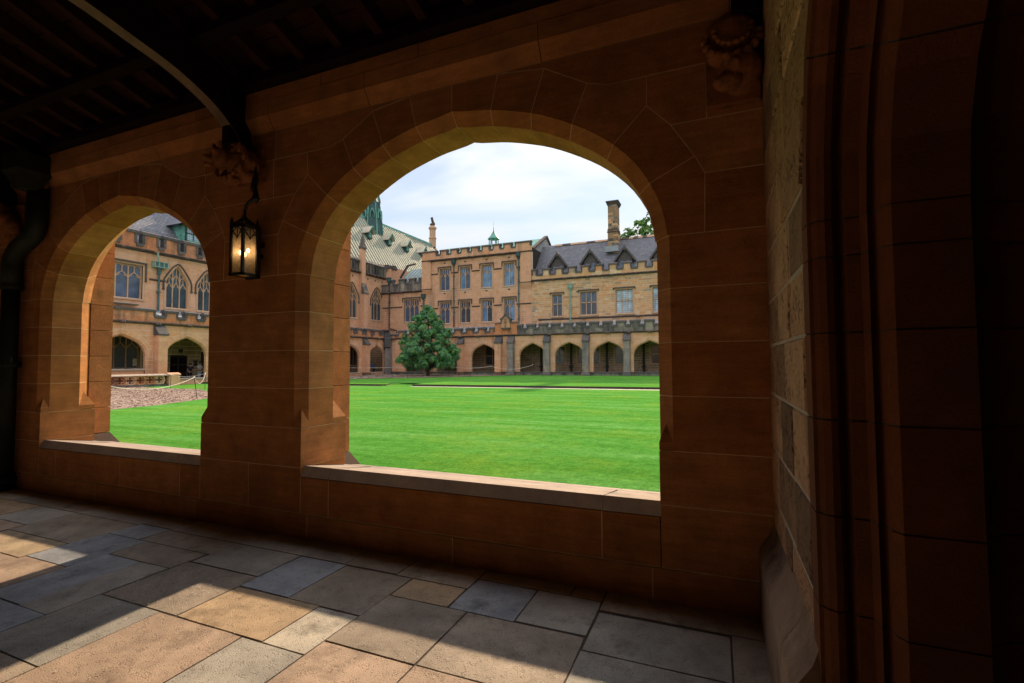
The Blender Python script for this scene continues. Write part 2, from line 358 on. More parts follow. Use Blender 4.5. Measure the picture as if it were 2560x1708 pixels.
def arch_curve(hw, zs, apex, r, n1=7, n2=6):
    """right half of a four-centred arch: (dx, z, nx, nz), normal pointing into the stone"""
    best = None
    for k in range(30, 86):
        f = math.radians(k); px, pz = hw-r+r*math.cos(f), zs+r*math.sin(f)
        if px <= .05: break
        e = abs(1/math.tan(f)-1.18*(apex-pz)/px)
        if best is None or e < best[0]: best = (e, f, px, pz)
    _, f, px, pz = best; out = []
    for k in range(n1):
        t = f*k/(n1-1); out.append((hw-r+r*math.cos(t), zs+r*math.sin(t), math.cos(t), math.sin(t)))
    s1 = 1/math.tan(f); s2 = .8*(apex-pz)/px
    # control point: tangent at P and slope s2 at the apex
    cx = (apex-pz-s1*px)/(s2-s1) if abs(s2-s1) > 1e-6 else px/2
    cx = min(max(cx, .05), px-.05); cz = apex-s2*cx
    for k in range(1, n2+1):
        t = k/n2; x = (1-t)**2*px+2*t*(1-t)*cx; z = (1-t)**2*pz+2*t*(1-t)*cz+t*t*apex
        dx = 2*(1-t)*(cx-px)+2*t*(0-cx); dz = 2*(1-t)*(cz-pz)+2*t*(apex-cz); l = math.hypot(dx, dz)
        out.append((x, z, dz/l, -dx/l))
    out[-1] = (0, apex, 0, 1)
    return out
def arch_from_points(P, d0, n=26):
    """smooth half arch through front-edge points, brought back by the chamfer d0"""
    P = [Vector(p) for p in P]; L = [0]
    for a, b in zip(P[:-1], P[1:]): L.append(L[-1]+(b-a).length)
    def ev(u):
        k = max(i for i in range(len(L)-1) if L[i] <= u+1e-9); h = L[k+1]-L[k]; f = (u-L[k])/h
        def tan(i):
            if i == 0: return Vector((0, 1))
            if i == len(P)-1: return Vector((-.965, .26)).normalized()
            return (P[i+1]-P[i-1])/(L[i+1]-L[i-1])
        a, b = P[k], P[k+1]; m0, m1 = tan(k)*h, tan(k+1)*h
        return a*(2*f**3-3*f*f+1)+m0*(f**3-2*f*f+f)+b*(-2*f**3+3*f*f)+m1*(f**3-f*f)
    S = [ev(L[-1]*k/n) for k in range(n+1)]; out = []
    for k, p in enumerate(S):
        t = (S[min(k+1, n)]-S[max(k-1, 0)]).normalized(); nx, nz = t.y, -t.x
        nx, nz = (t.y, -t.x) if t.y*p.x >= 0 and (t.y > 0 or True) else (-t.y, t.x)
        if k == 0: nx, nz = 1, 0
        if k == n: nx, nz = 0, 1
        elif nz < 0: nz = -nz
        out.append((max(0, p.x-nx*d0), p.y-nz*d0, nx, nz))
    out[-1] = (0, out[-1][1], 0, 1)
    return out
def at_param(C, t):
    k = min(int(t), len(C)-2); f = t-k
    v = [C[k][j]*(1-f)+C[k+1][j]*f for j in range(4)]; l = math.hypot(v[2], v[3]); return (v[0], v[1], v[2]/l, v[3]/l)
def nearest_param(C, d, p):
    best = (9e9, 0)
    for k in range((len(C)-1)*20+1):
        q = at_param(C, k/20); e = (q[0]+q[2]*d-p[0])**2+(q[1]+q[3]*d-p[1])**2
        if e < best[0]: best = (e, k/20)
    return best[1]
def section(C, ta, tb):
    ks = [k for k in range(len(C)) if ta+.04 < k < tb-.04]
    return [at_param(C, ta)]+[C[k] for k in ks]+[at_param(C, tb)]
class Bay:
    """one arched opening; joints: (front point, extrados point, [extrados points on the way to the next joint])"""
    def __init__(s, c, hw, zs, apex, r, d0=.085, joints=None, ring=.3, nv=5, top=None, front=None):
        s.c = c; s.hw = hw; s.C = arch_from_points(front, d0) if front else arch_curve(hw, zs, apex, r); s.d0 = d0; s.zs = zs
        if joints is None:
            joints = []
            for k in range(nv+1):
                t = (len(s.C)-1)*k/nv; q = at_param(s.C, t); e = (q[0]+q[2]*(d0+ring), q[1]+q[3]*(d0+ring))
                if top and e[1] > top: e = (e[0], top)
                joints.append(((q[0]+q[2]*d0, q[1]+q[3]*d0), e, []))
        s.J = joints
        s.T = [nearest_param(s.C, d0, j[0]) for j in joints]; s.T[-1] = len(s.C)-1
        if joints[0][0][1] <= zs+.02: s.T[0] = 0
        s.E = []
        for j in joints: s.E += [j[1]]+list(j[2])
    def ext_poly(s, z0, z1, side):
        """extrados between two heights, bottom to top, absolute x"""
        E = s.E; out = []
        def xat(z):
            for a, b in zip(E[:-1], E[1:]):
                if a[1] <= z <= b[1] and b[1] > a[1]: return a[0]+(b[0]-a[0])*(z-a[1])/(b[1]-a[1])
            return E[0][0] if z < E[0][1] else E[-1][0]
        out.append((xat(z0), z0))
        for e in E:
            if z0+.012 < e[1] < z1-.012: out.append(e)
        if abs(out[-1][1]-z1) > .001: out.append((xat(z1), z1))
        # keep steps that lie on the upper bed
        ss = [e for e in E if abs(e[1]-z1) <= .012]
        if len(ss) > 1: out[-1] = (ss[0][0], z1)
        s0 = [e for e in E if abs(e[1]-z0) <= .012]
        if len(s0) > 1: out[0] = (s0[-1][0], z0)
        return [(s.c+side*x, z) for x, z in out]
    def springz(s): return s.J[0][1][1]
def stone_obj(root, name, pts, levels, mat, g, bev, mortar, extra=None):
    pts = ccw(pts)
    V, F = loft(stone_rings(pts, levels, g/2, bev))
    if extra: 
        b = len(V); V = V+extra[0]; F = F+[tuple(b+k for k in f) for f in extra[1]]
    o = mesh(name, V, F, mat, root)
    if mortar is not None:
        Vm, Fm = loft(stone_rings(pts, levels, 0, 0, .0025, .0012)); mortar.add(Vm, Fm)
    return o
def arcade(root, bays, zc, levels, levels_low, zlow, x_left, x_right, mat, mortar_mat, g=.0065, bev=.0012, stops=None, vsplit=None, tweak=None, lowest=0):
    """courses zc (heights); below the first spring heights piers are whole blocks, above spandrel blocks meet the extrados"""
    mortar = MB(); n = len(bays)
    mats = mat if callable(mat) else (lambda k: mat)
    for i in range(n+1):
        Lb = bays[i-1] if i else None; Rb = bays[i] if i < n else None
        xl = Lb.c+Lb.hw if Lb else x_left; xr = Rb.c-Rb.hw if Rb else x_right
        for z0, z1 in zip(zc[:-1], zc[1:]):
            spring = min(b.springz() for b in (Lb, Rb) if b)
            if z1 <= spring+.02:
                lv = levels_low if z1 <= zlow+.01 else levels
                cuts = [xl]+[x for x in (vsplit(i, z0, z1) if vsplit else []) if xl+.08 < x < xr-.08]+[xr]
                for a, b in zip(cuts[:-1], cuts[1:]):
                    na = -1 if (Lb and a == xl) else 0; nb = 1 if (Rb and b == xr) else 0
                    # normals point into the stone: +x from a left opening, -x from a right one
                    P = [(a, z0, -na, 0), (b, z0, -nb, 0), (b, z1, -nb, 0), (a, z1, -na, 0)]
                    ex = None
                    if stops and z0-.01 <= stops[0] <= z1:
                        ex = ([], [])
                        for side, x in ((1, a) if na else (0, 0), (-1, b) if nb else (0, 0)):
                            if not side: continue
                            for (ya, yb, c, ys) in ((levels[0][0], levels[1][0], levels[0][1], 1), (levels[-1][0], levels[-2][0], levels[-1][1], -1)):
                                k = len(ex[0]); zb, zt = stops; y0_ = ya+.003*ys
                                pP, pQ, pR = (x, y0_), (x+side*c, y0_), (x, yb)
                                T = ((pQ[0]+pR[0])/2, (pQ[1]+pR[1])/2, zt if ys > 0 else zt+.05)
                                ex[0].extend([(*pP, z0+.004), (*pQ, z0+.004), (*pR, z0+.004), (*pP, zb), (*pQ, zb), (*pR, zb), T])
                                ex[1].extend([tuple(k+q for q in f) for f in ((0, 1, 4, 3), (0, 3, 5, 2), (1, 2, 5, 4), (3, 4, 6), (3, 6, 5), (0, 2, 1))])
                    stone_obj(root, 'stone', P, lv, mats((i, z0)), g, bev, mortar, ex)
            else:
                A = Lb.ext_poly(max(z0, Lb.springz()), z1, 1) if Lb and z1 > Lb.springz() else None
                B = Rb.ext_poly(max(z0, Rb.springz()), z1, -1) if Rb and z1 > Rb.springz() else None
                A = A or [(xl, z0), (xl, z1)]; B = B or [(xr, z0), (xr, z1)]
                if A[0][1] > z0+.02: A = [(A[0][0], z0)]+A
                if B[0][1] > z0+.02: B = [(B[0][0], z0)]+B
                mxA = max(p[0] for p in A); mnB = min(p[0] for p in B)
                cuts = [x for x in (vsplit(i, z0, z1) if vsplit else []) if mxA+.06 < x < mnB-.06]
                if not cuts and mnB-mxA > 1.4: cuts = [(mxA+mnB)/2+rnd.uniform(-.2, .2)]
                prev = A
                for x in cuts+[None]:
                    nxt = [(x, z0), (x, z1)] if x is not None else B
                    P = [(p[0], p[1], 0, 0) for p in prev[::-1]]+[(p[0], p[1], 0, 0) for p in nxt]
                    # drop duplicate points
                    Q = []
                    for p in P:
                        if not Q or abs(p[0]-Q[-1][0])+abs(p[1]-Q[-1][1]) > .004: Q.append(p)
                    stone_obj(root, 'stone', Q, [(levels[0][0], 0), (levels[-1][0], 0)], mats((i, z0)), g, bev, mortar)
                    prev = nxt
    for bi, b in enumerate(bays):
        for side in (1, -1):
            for k in range(len(b.J)-1):
                sec = section(b.C, b.T[k], b.T[k+1])
                P = [(b.c+side*q[0], q[1], side*q[2], q[3]) for q in sec]
                e = [b.J[k+1][1]]+list(b.J[k][2])[::-1]+[b.J[k][1]]
                P += [(b.c+side*x, z, 0, 0) for x, z in e]
                stone_obj(root, 'voussoir', P, levels, mats((bi, k+.5)), g, bev, mortar)
    return mortar.build('mortar', mortar_mat, root, kind='stuff')

# ------------------------------------------------------------------ the near cloister
D = 3.25
FLOOR = MB().box(-13, 8, -4.2, 4.2, -.4, -.0045).build('cloister_floor', M['soil']); FLOOR['kind'] = 'structure'
def flag_obj(x0, x1, y0, y1, tone):
    g = .0012; b = .0016; z = rnd.uniform(-.0015, .001); t = rnd.uniform(-.0008, .0008)
    j = lambda: rnd.uniform(-.0008, .0008)
    P = [(x0+g+j(), y0+g+j()), (x1-g+j(), y0+g+j()), (x1-g+j(), y1-g+j()), (x0+g+j(), y1-g+j())]
    # edges worn into a slightly ragged line
    Q = []
    for k in range(4):
        a, c = P[k], P[(k+1) % 4]; n = max(1, int(math.hypot(c[0]-a[0], c[1]-a[1])/.09))
        for q in range(n):
            f = q/n; w = rnd.uniform(0, .0022) if q else rnd.choice((0, .002, .002, .008))
            cx, cy = (x0+x1)/2, (y0+y1)/2; px, py = a[0]+(c[0]-a[0])*f, a[1]+(c[1]-a[1])*f
            l = math.hypot(cx-px, cy-py); Q.append((px+(cx-px)/l*w, py+(cy-py)/l*w))
    n = len(Q); cx, cy = (x0+x1)/2, (y0+y1)/2
    def ins(p, e): l = math.hypot(cx-p[0], cy-p[1]); return (p[0]+(cx-p[0])/l*e, p[1]+(cy-p[1])/l*e)
    V = [(p[0], p[1], -.05) for p in Q]+[(p[0], p[1], z-b*.8+t*(p[0]-cx)) for p in Q]+[(*ins(p, b), z+t*(p[0]-cx)) for p in Q]
    F = [tuple(range(2*n, 3*n))]+[(k, (k+1) % n, n+(k+1) % n, n+k) for k in range(n)]+[(n+k, n+(k+1) % n, 2*n+(k+1) % n, 2*n+k) for k in range(n)]
    mesh('flagstone', V, F, M['flag_'+tone], FLOOR)
FLAGS = [(-6.65, -6.02, 2.55, 2.94, 'gray'), (-6.02, -5.03, 2.42, 2.94, 'brown'), (-5.03, -4.61, 2.70, 2.965, 'blue'), (-5.05, -4.48, 2.14, 2.695, 'blue'),
    (-4.48, -3.74, 2.41, 2.695, 'brown'), (-4.60, -3.71, 2.70, 2.95, 'brown'), (-4.48, -4.06, 1.70, 2.405, 'blue'), (-4.06, -3.75, 1.69, 2.405, 'gray'),
    (-3.735, -3.01, 1.98, 2.545, 'brown'), (-3.71, -3.015, 2.55, 2.945, 'gray'), (-3.005, -2.565, 2.40, 2.94, 'blue'), (-2.56, -1.985, 2.39, 2.93, 'brown'),
    (-3.0, -2.295, 1.975, 2.39, 'ochre'), (-2.29, -1.99, 1.97, 2.38, 'pale'), (-3.745, -3.145, 1.395, 1.975, 'gray'), (-3.745, -3.145, 1.205, 1.39, 'brown'), (-3.14, -2.435, 1.205, 1.97, 'pink'),
    (-2.43, -1.99, 1.205, 1.965, 'gray'), (-1.985, -1.415, 2.11, 2.665, 'brown'), (-1.975, -1.555, 2.67, 2.93, 'ochre'), (-1.55, -1.115, 2.67, 3.09, 'blue'),
    (-1.11, -.69, 2.68, 3.09, 'gray'), (-1.41, -.69, 2.115, 2.665, 'brown'), (-.68, .04, 2.545, 2.96, 'gray'), (-.685, .03, 1.95, 2.54, 'gray'), (.045, .4, 2.3, 2.98, 'brown'),
    (-1.41, -1.045, 1.205, 2.11, 'pink'), (-1.04, -.69, 1.205, 2.11, 'gray'), (-1.985, -1.415, 1.205, 2.105, 'pink'), (-.685, .03, 1.205, 1.945, 'brown'), (.035, .4, 1.205, 2.295, 'gray'),
    (-5.32, -5.055, 2.10, 2.415, 'tan'), (-5.99, -5.325, 2.10, 2.415, 'tan'), (-5.05, -4.485, 1.77, 2.135, 'pink'), (-5.99, -5.055, 1.72, 2.095, 'pink'), (-5.05, -4.485, 1.33, 1.765, 'gray'),
    (-4.48, -3.75, 1.33, 1.69, 'blue'), (-5.99, -5.055, 1.33, 1.715, 'brown'), (-4.60, -3.72, 2.955, 3.27, 'gray'), (-5.03, -4.605, 2.97, 3.27, 'brown'), (-6.02, -5.035, 2.945, 3.27, 'gray'),
    (-6.9, -6.025, 2.945, 3.27, 'brown'), (-3.715, -2.6, 2.95, 3.27, 'gray'), (-2.595, -2.125, 2.945, 3.27, 'brown'), (-2.12, -1.555, 2.935, 3.27, 'brown'), (-1.55, -.9, 3.095, 3.27, 'gray'),
    (-.895, -.69, 3.095, 3.27, 'brown'), (-.685, .4, 2.985, 3.27, 'brown'), (-6.65, -6.025, 2.0, 2.545, 'pink'), (-6.65, -6.0, 1.33, 1.995, 'gray')]
for f in FLAGS: flag_obj(*f)
def fill_flags(x0, x1, rows):
    y = rows[0]
    for y2 in rows[1:]:
        x = x0
        while x < x1-.05:
            w = rnd.uniform(.4, 1.0); x2 = min(x+w, x1)
            if x1-x2 < .3: x2 = x1
            flag_obj(x, x2-.005, y, y2-.005, rnd.choice(list(FL))); x = x2
        y = y2
fill_flags(-12.9, -6.655, [1.3, 1.75, 2.2, 2.62, 2.94]); fill_flags(-12.9, -6.905, [2.945, 3.27])
fill_flags(-12.9, -3.75, [-1.3, -.8, -.3, .2, .75, 1.325]); fill_flags(-3.745, .4, [-1.3, -.8, -.3, .2, .7, 1.2])
fill_flags(.42, 4, [-1.3, -.6, 0, .6, 1.2, 1.8])

ARC = thing('cloister_arcade', 'brown sandstone cloister wall with two wide open arches in front', 'arcade', (0, D, 0))
JR = [((1.578, 2.30), (1.80, 2.30), [(1.81, 2.675)]), ((1.476, 2.66), (1.752, 2.791), [(1.61, 3.02)]), ((1.24, 2.956), (1.462, 3.176), [(1.465, 3.376), (1.21, 3.379)]),
      ((.957, 3.151), (1.066, 3.42), []), ((.652, 3.295), (.755, 3.60), []), ((.329, 3.379), (.39, 3.645), []), ((0, 3.441), (0, 3.648), [])]
JL = [((1.488, 2.30), (1.69, 2.30), [(1.70, 2.675)]), ((1.39, 2.644), (1.671, 2.78), [(1.53, 3.02)]), ((1.187, 2.936), (1.404, 3.164), [(1.405, 3.376), (1.19, 3.379)]),
      ((.922, 3.11), (1.04, 3.42), []), ((.62, 3.23), (.71, 3.60), []), ((.335, 3.312), (.381, 3.645), []), ((0, 3.366), (0, 3.648), [])]
FRT = [(1.588, 2.02), (1.588, 2.16), (1.578, 2.30), (1.54, 2.50), (1.472, 2.66), (1.375, 2.815), (1.24, 2.956), (1.105, 3.062), (.957, 3.151), (.80, 3.232), (.64, 3.298), (.33, 3.385), (0, 3.441)]
FLT = [(x*1.5/1.588, 2.02+(z-2.02)*(3.366-2.02)/(3.441-2.02)) for x, z in FRT]
bays = [Bay(-10.33, 1.415, 2.15, 3.28, .92, joints=JL, front=FLT), Bay(-6.05, 1.415, 2.15, 3.28, .92, joints=JL, front=FLT), Bay(-1.848, 1.503, 2.13, 3.352, .97, joints=JR, front=FRT)]
ZC = [.59, .93, 1.275, 1.615, 1.96, 2.30, 2.675, 3.02, 3.376, 3.648]
LV = [(0, .085), (.085, 0), (.385, 0), (.56, .175)]
LVL = [(0, 0), (.56, 0)]
def vs_near(i, z0, z1):
    return {(2, 3.02): [-3.72], (2, 3.376): [-4.66, -3.70], (3, 3.02): [-.02], (3, 2.675): [.0]}.get((i, z0), [])
near_mortar = arcade(ARC, bays, ZC, LV, LVL, .93, -13, .32, M['near'], M['mortar'], stops=(.985, 1.10), vsplit=vs_near)
# dado below the sills and the plinth course
def course_stones(root, xs, y0, y1, z0, z1, mk, name='stone', g=.008, bev=.0012):
    for a, b in zip(xs[:-1], xs[1:]):
        P = [(a, z0, 0, 0), (b, z0, 0, 0), (b, z1, 0, 0), (a, z1, 0, 0)]
        V, F = loft(stone_rings(P, [(y0, 0), (y1, 0)], g/2, bev)); mesh(name, V, F, M[mk], root)
edges = sorted([b.c-b.hw for b in bays]+[b.c+b.hw for b in bays])
course_stones(ARC, [-13, -11.75], 0, .56, .2, .59, 'near'); course_stones(ARC, [-8.91, -8.2, -7.465], 0, .56, .2, .59, 'near')
course_stones(ARC, [-4.635, -3.98, -3.351], 0, .56, .2, .59, 'near'); course_stones(ARC, [-.345, .32], 0, .56, .2, .59, 'near')
course_stones(ARC, [-11.75, -10.3, -8.91], 0, .56, .2, .515, 'near')
course_stones(ARC, [-7.465, -7.11, -5.9, -4.93, -4.635], 0, .56, .2, .515, 'near'); course_stones(ARC, [-3.351, -3.04, -.72, -.345], 0, .56, .2, .515, 'near')
course_stones(ARC, [-13, -11, -9.2, -7.9, -6.3, -4.68, -3.26, -1.84, -.40, .32], -.012, .56, -.05, .2, 'near')
MB().box(-13, .3, -.0108, .548, -.04, .197).box(-13, -.35, .0012, .54, .199, .51).box(-.342, .3, .0012, .54, .199, .589).box(-4.63, -3.36, .0012, .54, .5, .589).box(-8.9, -7.47, .0012, .54, .5, .589).build('mortar', M['mortar'], ARC, kind='stuff')
def sill(xs):
    for k, (a, b) in enumerate(zip(xs[:-1], xs[1:])):
        g = .0025; V = []
        prof = [(0, .517), (.05, .602), (.75, .478), (.75, .38), (.56, .38), (.56, .517)]
        la = .09 if k == 0 else 0                        # the bevel mitres against the left jamb
        MB().prism(prof, a+(g if k else -.004), b-(g if k < len(xs)-2 else -.004), 'x').build('sill', M['sill'], ARC)
sill([-11.75, -10.3, -8.91]); sill([-7.462, -7.11, -4.92, -4.637]); sill([-3.349, -3.04, -.715, -.347])
# rock-faced outer buttresses with smooth margins and a splayed dark foot
for xa, xb in ((-8.75, -7.62), (-4.46, -3.53), (-.17, .9)):
    for z0, z1 in zip([.59]+ZC[1:-1], ZC[1:]):
        V, F = loft(stone_rings([(xa, z0, 0, 0), (xb, z0, 0, 0), (xb, z1, 0, 0), (xa, z1, 0, 0)], [(.563, 0), (.82, 0)], .003, 0)); mesh('buttress_stone', V, F, M['orange'], ARC)
    mb = MB()
    mb.add([(xa-.16, .562, .28), (xb+.16, .562, .28), (xb+.16, 1.0, .28), (xa-.16, 1.0, .28), (xa, .562, .586), (xb, .562, .586), (xb, .82, .586), (xa, .82, .586)],
           [(4, 5, 6, 7), (0, 1, 5, 4), (1, 2, 6, 5), (2, 3, 7, 6), (3, 0, 4, 7)])
    mb.box(xa-.16, xb+.16, .562, 1.0, -.05, .28); mb.build('buttress_foot', M['plinthdark'], ARC)
# cornice inside: chamfered string, fascia and wall head
def prof_stones(xs, prof, name='cornice_stone', mk='near'):
    for a, b in zip(xs[:-1], xs[1:]): MB().prism(prof, a+.003, b-.003, 'x').build(name, M[mk], ARC)
prof_stones([-13, -11.2, -9.3, -7.8, -6.81, -5.35, -3.72, -2.63, -1.11, .32], [(.56, 3.652), (0, 3.652), (-.075, 3.765), (-.075, 3.895), (.56, 3.895)])
prof_stones([-13, -10.2, -8.2, -7.3, -6.1, -4.7, -3.1, -2.11, -.6, .32], [(.56, 3.90), (-.07, 3.90), (-.07, 4.01), (.56, 4.01)])
prof_stones([-13, -9.2, -6.7, -3.9, -1.65, .32], [(.56, 4.015), (.0, 4.015), (.0, 4.55), (.56, 4.55)])
MB().box(-13, .3, .02, .54, 3.64, 4.5).build('mortar', M['mortar'], ARC, kind='stuff')
# outer parapet of this side of the quadrangle
for k in range(9):
    x = -13+k*1.5; block('merlon', ARC, 'red', x, x+.95, .3, .62, 5.0, 5.5)
block('parapet', ARC, 'red', -13, 3, .3, .6, 4.55, 5.0); block('string_course', ARC, 'string', -13, 3, .56, .68, 4.4, 4.55)

# carved corbels
def carve(name, blobs, base, label, mat, cuts=()):
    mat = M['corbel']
    V = []; F = []
    mb = MB()
    for (c, r, sx) in blobs:
        n, m2 = 12, 8; b = len(mb.V)
        for i in range(m2+1):
            for j in range(n):
                p = PI*i/m2; t = 2*PI*j/n
                mb.V.append((c[0]+r*sx[0]*math.sin(p)*math.cos(t), c[1]+r*sx[1]*math.sin(p)*math.sin(t), c[2]+r*sx[2]*math.cos(p)))
        for i in range(m2):
            for j in range(n):
                mb.F.append((b+i*n+j, b+(i+1)*n+j, b+(i+1)*n+(j+1) % n, b+i*n+(j+1) % n)); mb.I.append(0)
    if base: mb.box(*base)
    o = mb.build(name, mat, ARC, smooth=True)
    md = o.modifiers.new('remesh', 'REMESH'); md.mode = 'VOXEL'; md.voxel_size = .008; md.use_smooth_shade = True
    o['label'] = label
    return o
# winged beast hunched under the brace: muzzle to the lower left, folded wing on its flank
def beast(cx):
    B = [((cx+.05, -.10, 3.31), .16, (1.0, .95, .95)), ((cx-.10, -.21, 3.385), .095, (1, 1, .95)), ((cx-.165, -.275, 3.345), .058, (1, 1.1, .8)), ((cx-.20, -.315, 3.36), .02, (1, 1, 1)), ((cx-.165, -.335, 3.36), .02, (1, 1, 1)),
         ((cx-.16, -.25, 3.475), .03, (.6, .6, 1.2)), ((cx-.05, -.27, 3.475), .03, (.6, .6, 1.2)), ((cx-.17, -.25, 3.415), .026, (1, 1, 1)), ((cx-.09, -.30, 3.415), .026, (1, 1, 1)),
         ((cx-.175, -.29, 3.30), .03, (1.3, 1.3, .6)), ((cx-.12, -.13, 3.23), .07, (.8, 1, 1)), ((cx-.0, -.18, 3.16), .055, (1.5, 1.1, .6)), ((cx+.15, -.1, 3.2), .07, (1, 1.2, .7))]
    for k in range(7):                                   # mane
        t = k/6*PI; B.append(((cx-.06+.11*math.cos(t), -.16, 3.42+.1*math.sin(t)), .035, (.8, 1.3, .8)))
    for row in range(3):                                 # feathers down the flank
        for k in range(7):
            y = -.245+k*.035; zz = 3.42-.085*row-.012*k; B.append(((cx+.155+.05*(row == 1)+.012*math.sin(k*2+row), y, zz), .027, (1.0, .62, 1.75)))
    for k in range(11):                                  # curled tail
        t = k/10*PI*1.3; B.append(((cx-.03-.14*math.cos(t), -.215-.02*math.sin(t), 3.27-.09*math.sin(t)), .024, (1, 1, 1)))
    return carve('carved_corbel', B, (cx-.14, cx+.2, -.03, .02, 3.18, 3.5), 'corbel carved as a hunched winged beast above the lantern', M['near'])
beast(-4.02)
B = []
cx = -8.1
for k in range(14): B.append(((cx+rnd.uniform(-.2, .2), -.12+rnd.uniform(-.12, .05), 3.3+rnd.uniform(-.16, .16)), rnd.uniform(.05, .11), (1, 1, 1)))
carve('carved_corbel', B, (cx-.22, cx+.22, -.06, .02, 3.1, 3.5), 'leafy corbel behind the swan neck pipe', M['near'])
# crouching robed figure: round draped hood above, face and hand below
B = [((.13, -.10, 3.42), .155, (.95, .9, 1.0)), ((.17, -.14, 3.20), .12, (1.05, 1, .95)), ((.14, -.235, 3.19), .05, (.8, 1, 1)), ((.10, -.2, 3.12), .07, (1.2, 1, .7)), ((.15, -.27, 3.185), .02, (.7, 1.4, 1)),
     ((.11, -.225, 3.225), .028, (1, .8, .8)), ((.185, -.235, 3.225), .028, (1, .8, .8)), ((.05, -.16, 3.3), .06, (1, 1, .8)), ((.24, -.1, 3.5), .05, (.6, .8, 1.4))]
for k in range(10):
    t = k/9*PI; B.append(((.13-.15*math.cos(t), -.17-.07*math.sin(t), 3.40-.15*math.sin(t)), .026, (1, 1, 1)))
    B.append(((.13-.10*math.cos(t), -.2-.06*math.sin(t), 3.44-.13*math.sin(t)), .017, (1, 1, 1)))
for k in range(4): B.append(((.235+k*.017, -.2+.012*k, 3.22), .013, (.8, .9, 2.4)))
carve('carved_corbel', B, (-.02, .285, -.05, .02, 3.06, 3.55), 'corbel carved as a crouching draped figure in the corner', M['near'])

# right-hand wall with its moulded archway ---------------------------------
ARW = thing('archway_wall', 'pale punched stone end wall with a dark moulded archway', 'wall', (.29, 0, 0), -PI/2)
RV = 1.72
mlv = [(0, .152), (.012, .150), (.025, .132), (.045, .120), (.065, .126), (.078, .142), (.083, .165), (.092, .165), (.10, .118), (.138, .112), (.146, .062), (.152, .085), (.165, .085), (.172, .03), (.19, .0), (.37, .0), (.385, .045), (.44, .10), (.5, .12), (.8, .13)]
rb = Bay(-RV+1.35, 1.35, 1.95, 2.95, .85, d0=.152, ring=.10, nv=5)
zj = [-.02, .43, .706, 1.002, 1.306, 1.584, 1.83, 1.95]
mm = MB()
for z0, z1 in zip(zj[:-1], zj[1:]):
    for s, xo in ((-1, rb.c-rb.hw), (1, rb.c+rb.hw)):
        P = [(xo, z0, s, 0), (xo, z1, s, 0), (xo+s*.26, z1, 0, 0), (xo+s*.26, z0, 0, 0)]
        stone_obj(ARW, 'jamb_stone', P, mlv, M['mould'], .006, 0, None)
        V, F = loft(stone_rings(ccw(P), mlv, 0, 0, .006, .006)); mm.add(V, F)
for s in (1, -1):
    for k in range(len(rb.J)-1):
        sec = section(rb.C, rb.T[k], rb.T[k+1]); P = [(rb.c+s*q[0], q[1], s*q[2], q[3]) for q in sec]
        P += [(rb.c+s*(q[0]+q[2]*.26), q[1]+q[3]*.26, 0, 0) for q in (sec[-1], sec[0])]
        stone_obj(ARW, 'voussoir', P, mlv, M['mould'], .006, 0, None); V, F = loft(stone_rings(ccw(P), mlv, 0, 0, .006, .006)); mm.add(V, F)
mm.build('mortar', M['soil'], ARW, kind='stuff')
# punched wall stones between the corner and the archway, and above it
zw = [.43, .706, 1.002, 1.306, 1.584, 1.83, 2.11, 2.4, 2.7, 2.98, 3.28, 3.6, 3.9, 4.2, 4.5, 4.8, 5.1, 5.4]
def rb_out(z):
    if z <= rb.zs: return rb.hw+.255
    best = 0
    for k in range(61):
        q = at_param(rb.C, (len(rb.C)-1)*k/60)
        if q[1]+q[3]*.255 >= z: best = max(best, q[0]+q[2]*.255)
    return best
for k, (z0, z1) in enumerate(zip(zw[:-1], zw[1:])):
    xe0, xe1 = rb.c-rb_out(z0+.001), rb.c-rb_out(z1)
    top = z1 > 3.22
    xs = [-3.26, -2.95 if k % 2 else -2.72, -2.35 if k % 3 else -2.5]
    if top: xs += [-1.9, -1.3, -.6, .1, .8, 1.2]
    else:
        xs = [x for x in xs if x < xe0-.12]+[None]
    for a, b in zip(xs[:-1], xs[1:]):
        if b is None: P = [(a, z0, 0, 0), (xe0, z0, 0, 0), (xe1, z1, 0, 0), (a, z1, 0, 0)]
        else: P = [(a, z0, 0, 0), (b, z0, 0, 0), (b, z1, 0, 0), (a, z1, 0, 0)]
        V, F = loft(stone_rings(P, [(rnd.uniform(-.006, .006), 0), (.5, 0)], .007, .007)); mesh('stone', V, F, M['punched'], ARW)
mb = MB()
for z0, z1 in zip(zw[:-1], zw[1:]):
    e = min(rb.c-rb_out(z0+.001), rb.c-rb_out(min(z1, 3.2))) if z1 <= 3.22 else 1.2
    mb.box(-3.26, max(e-.02, -3.2), .006, .5, z0, z1)
mb.build('mortar', M['graymortar'], ARW, kind='stuff')
# plinth stones with a weathered, rounded top
for a, b in ((-3.24, -2.93), (-2.925, -2.2), (-2.195, -1.9)):
    MB().prism([(.02, -.02), (-.085, -.02), (-.085, .36), (-.078, .40), (-.055, .44), (-.02, .49), (.006, .565), (.02, .565)], a, b, 'x').build('plinth_stone', M['plinth'], ARW)
# passage beyond the archway and the cloister's closed sides
st = MB().box(4, 4.2, -4, 4, -.1, 4).box(.8, 4.2, 2.6, 2.8, -.1, 4).box(.8, 4.2, -3.6, -3.4, -.1, 4).box(.8, 4.2, -4, 4, 3.3, 3.5).build('passage_wall', M['near']); st['kind'] = 'structure'
MB().box(.3, .8, -4.2, -1.0, -.1, 5.6).build('side_wall', M['near'])['kind'] = 'structure'
bw = thing('back_wall', 'plain stone rear wall of the cloister walk', 'wall', (0, -1.1, 0))
MB().box(-13, .3, -.4, 0, -.1, 5.8).build('wall', M['backwall'], bw)
MB().box(-13.3, -13, -1.5, 3.9, -.1, 5.8).build('end_wall', M['near'])['kind'] = 'structure'

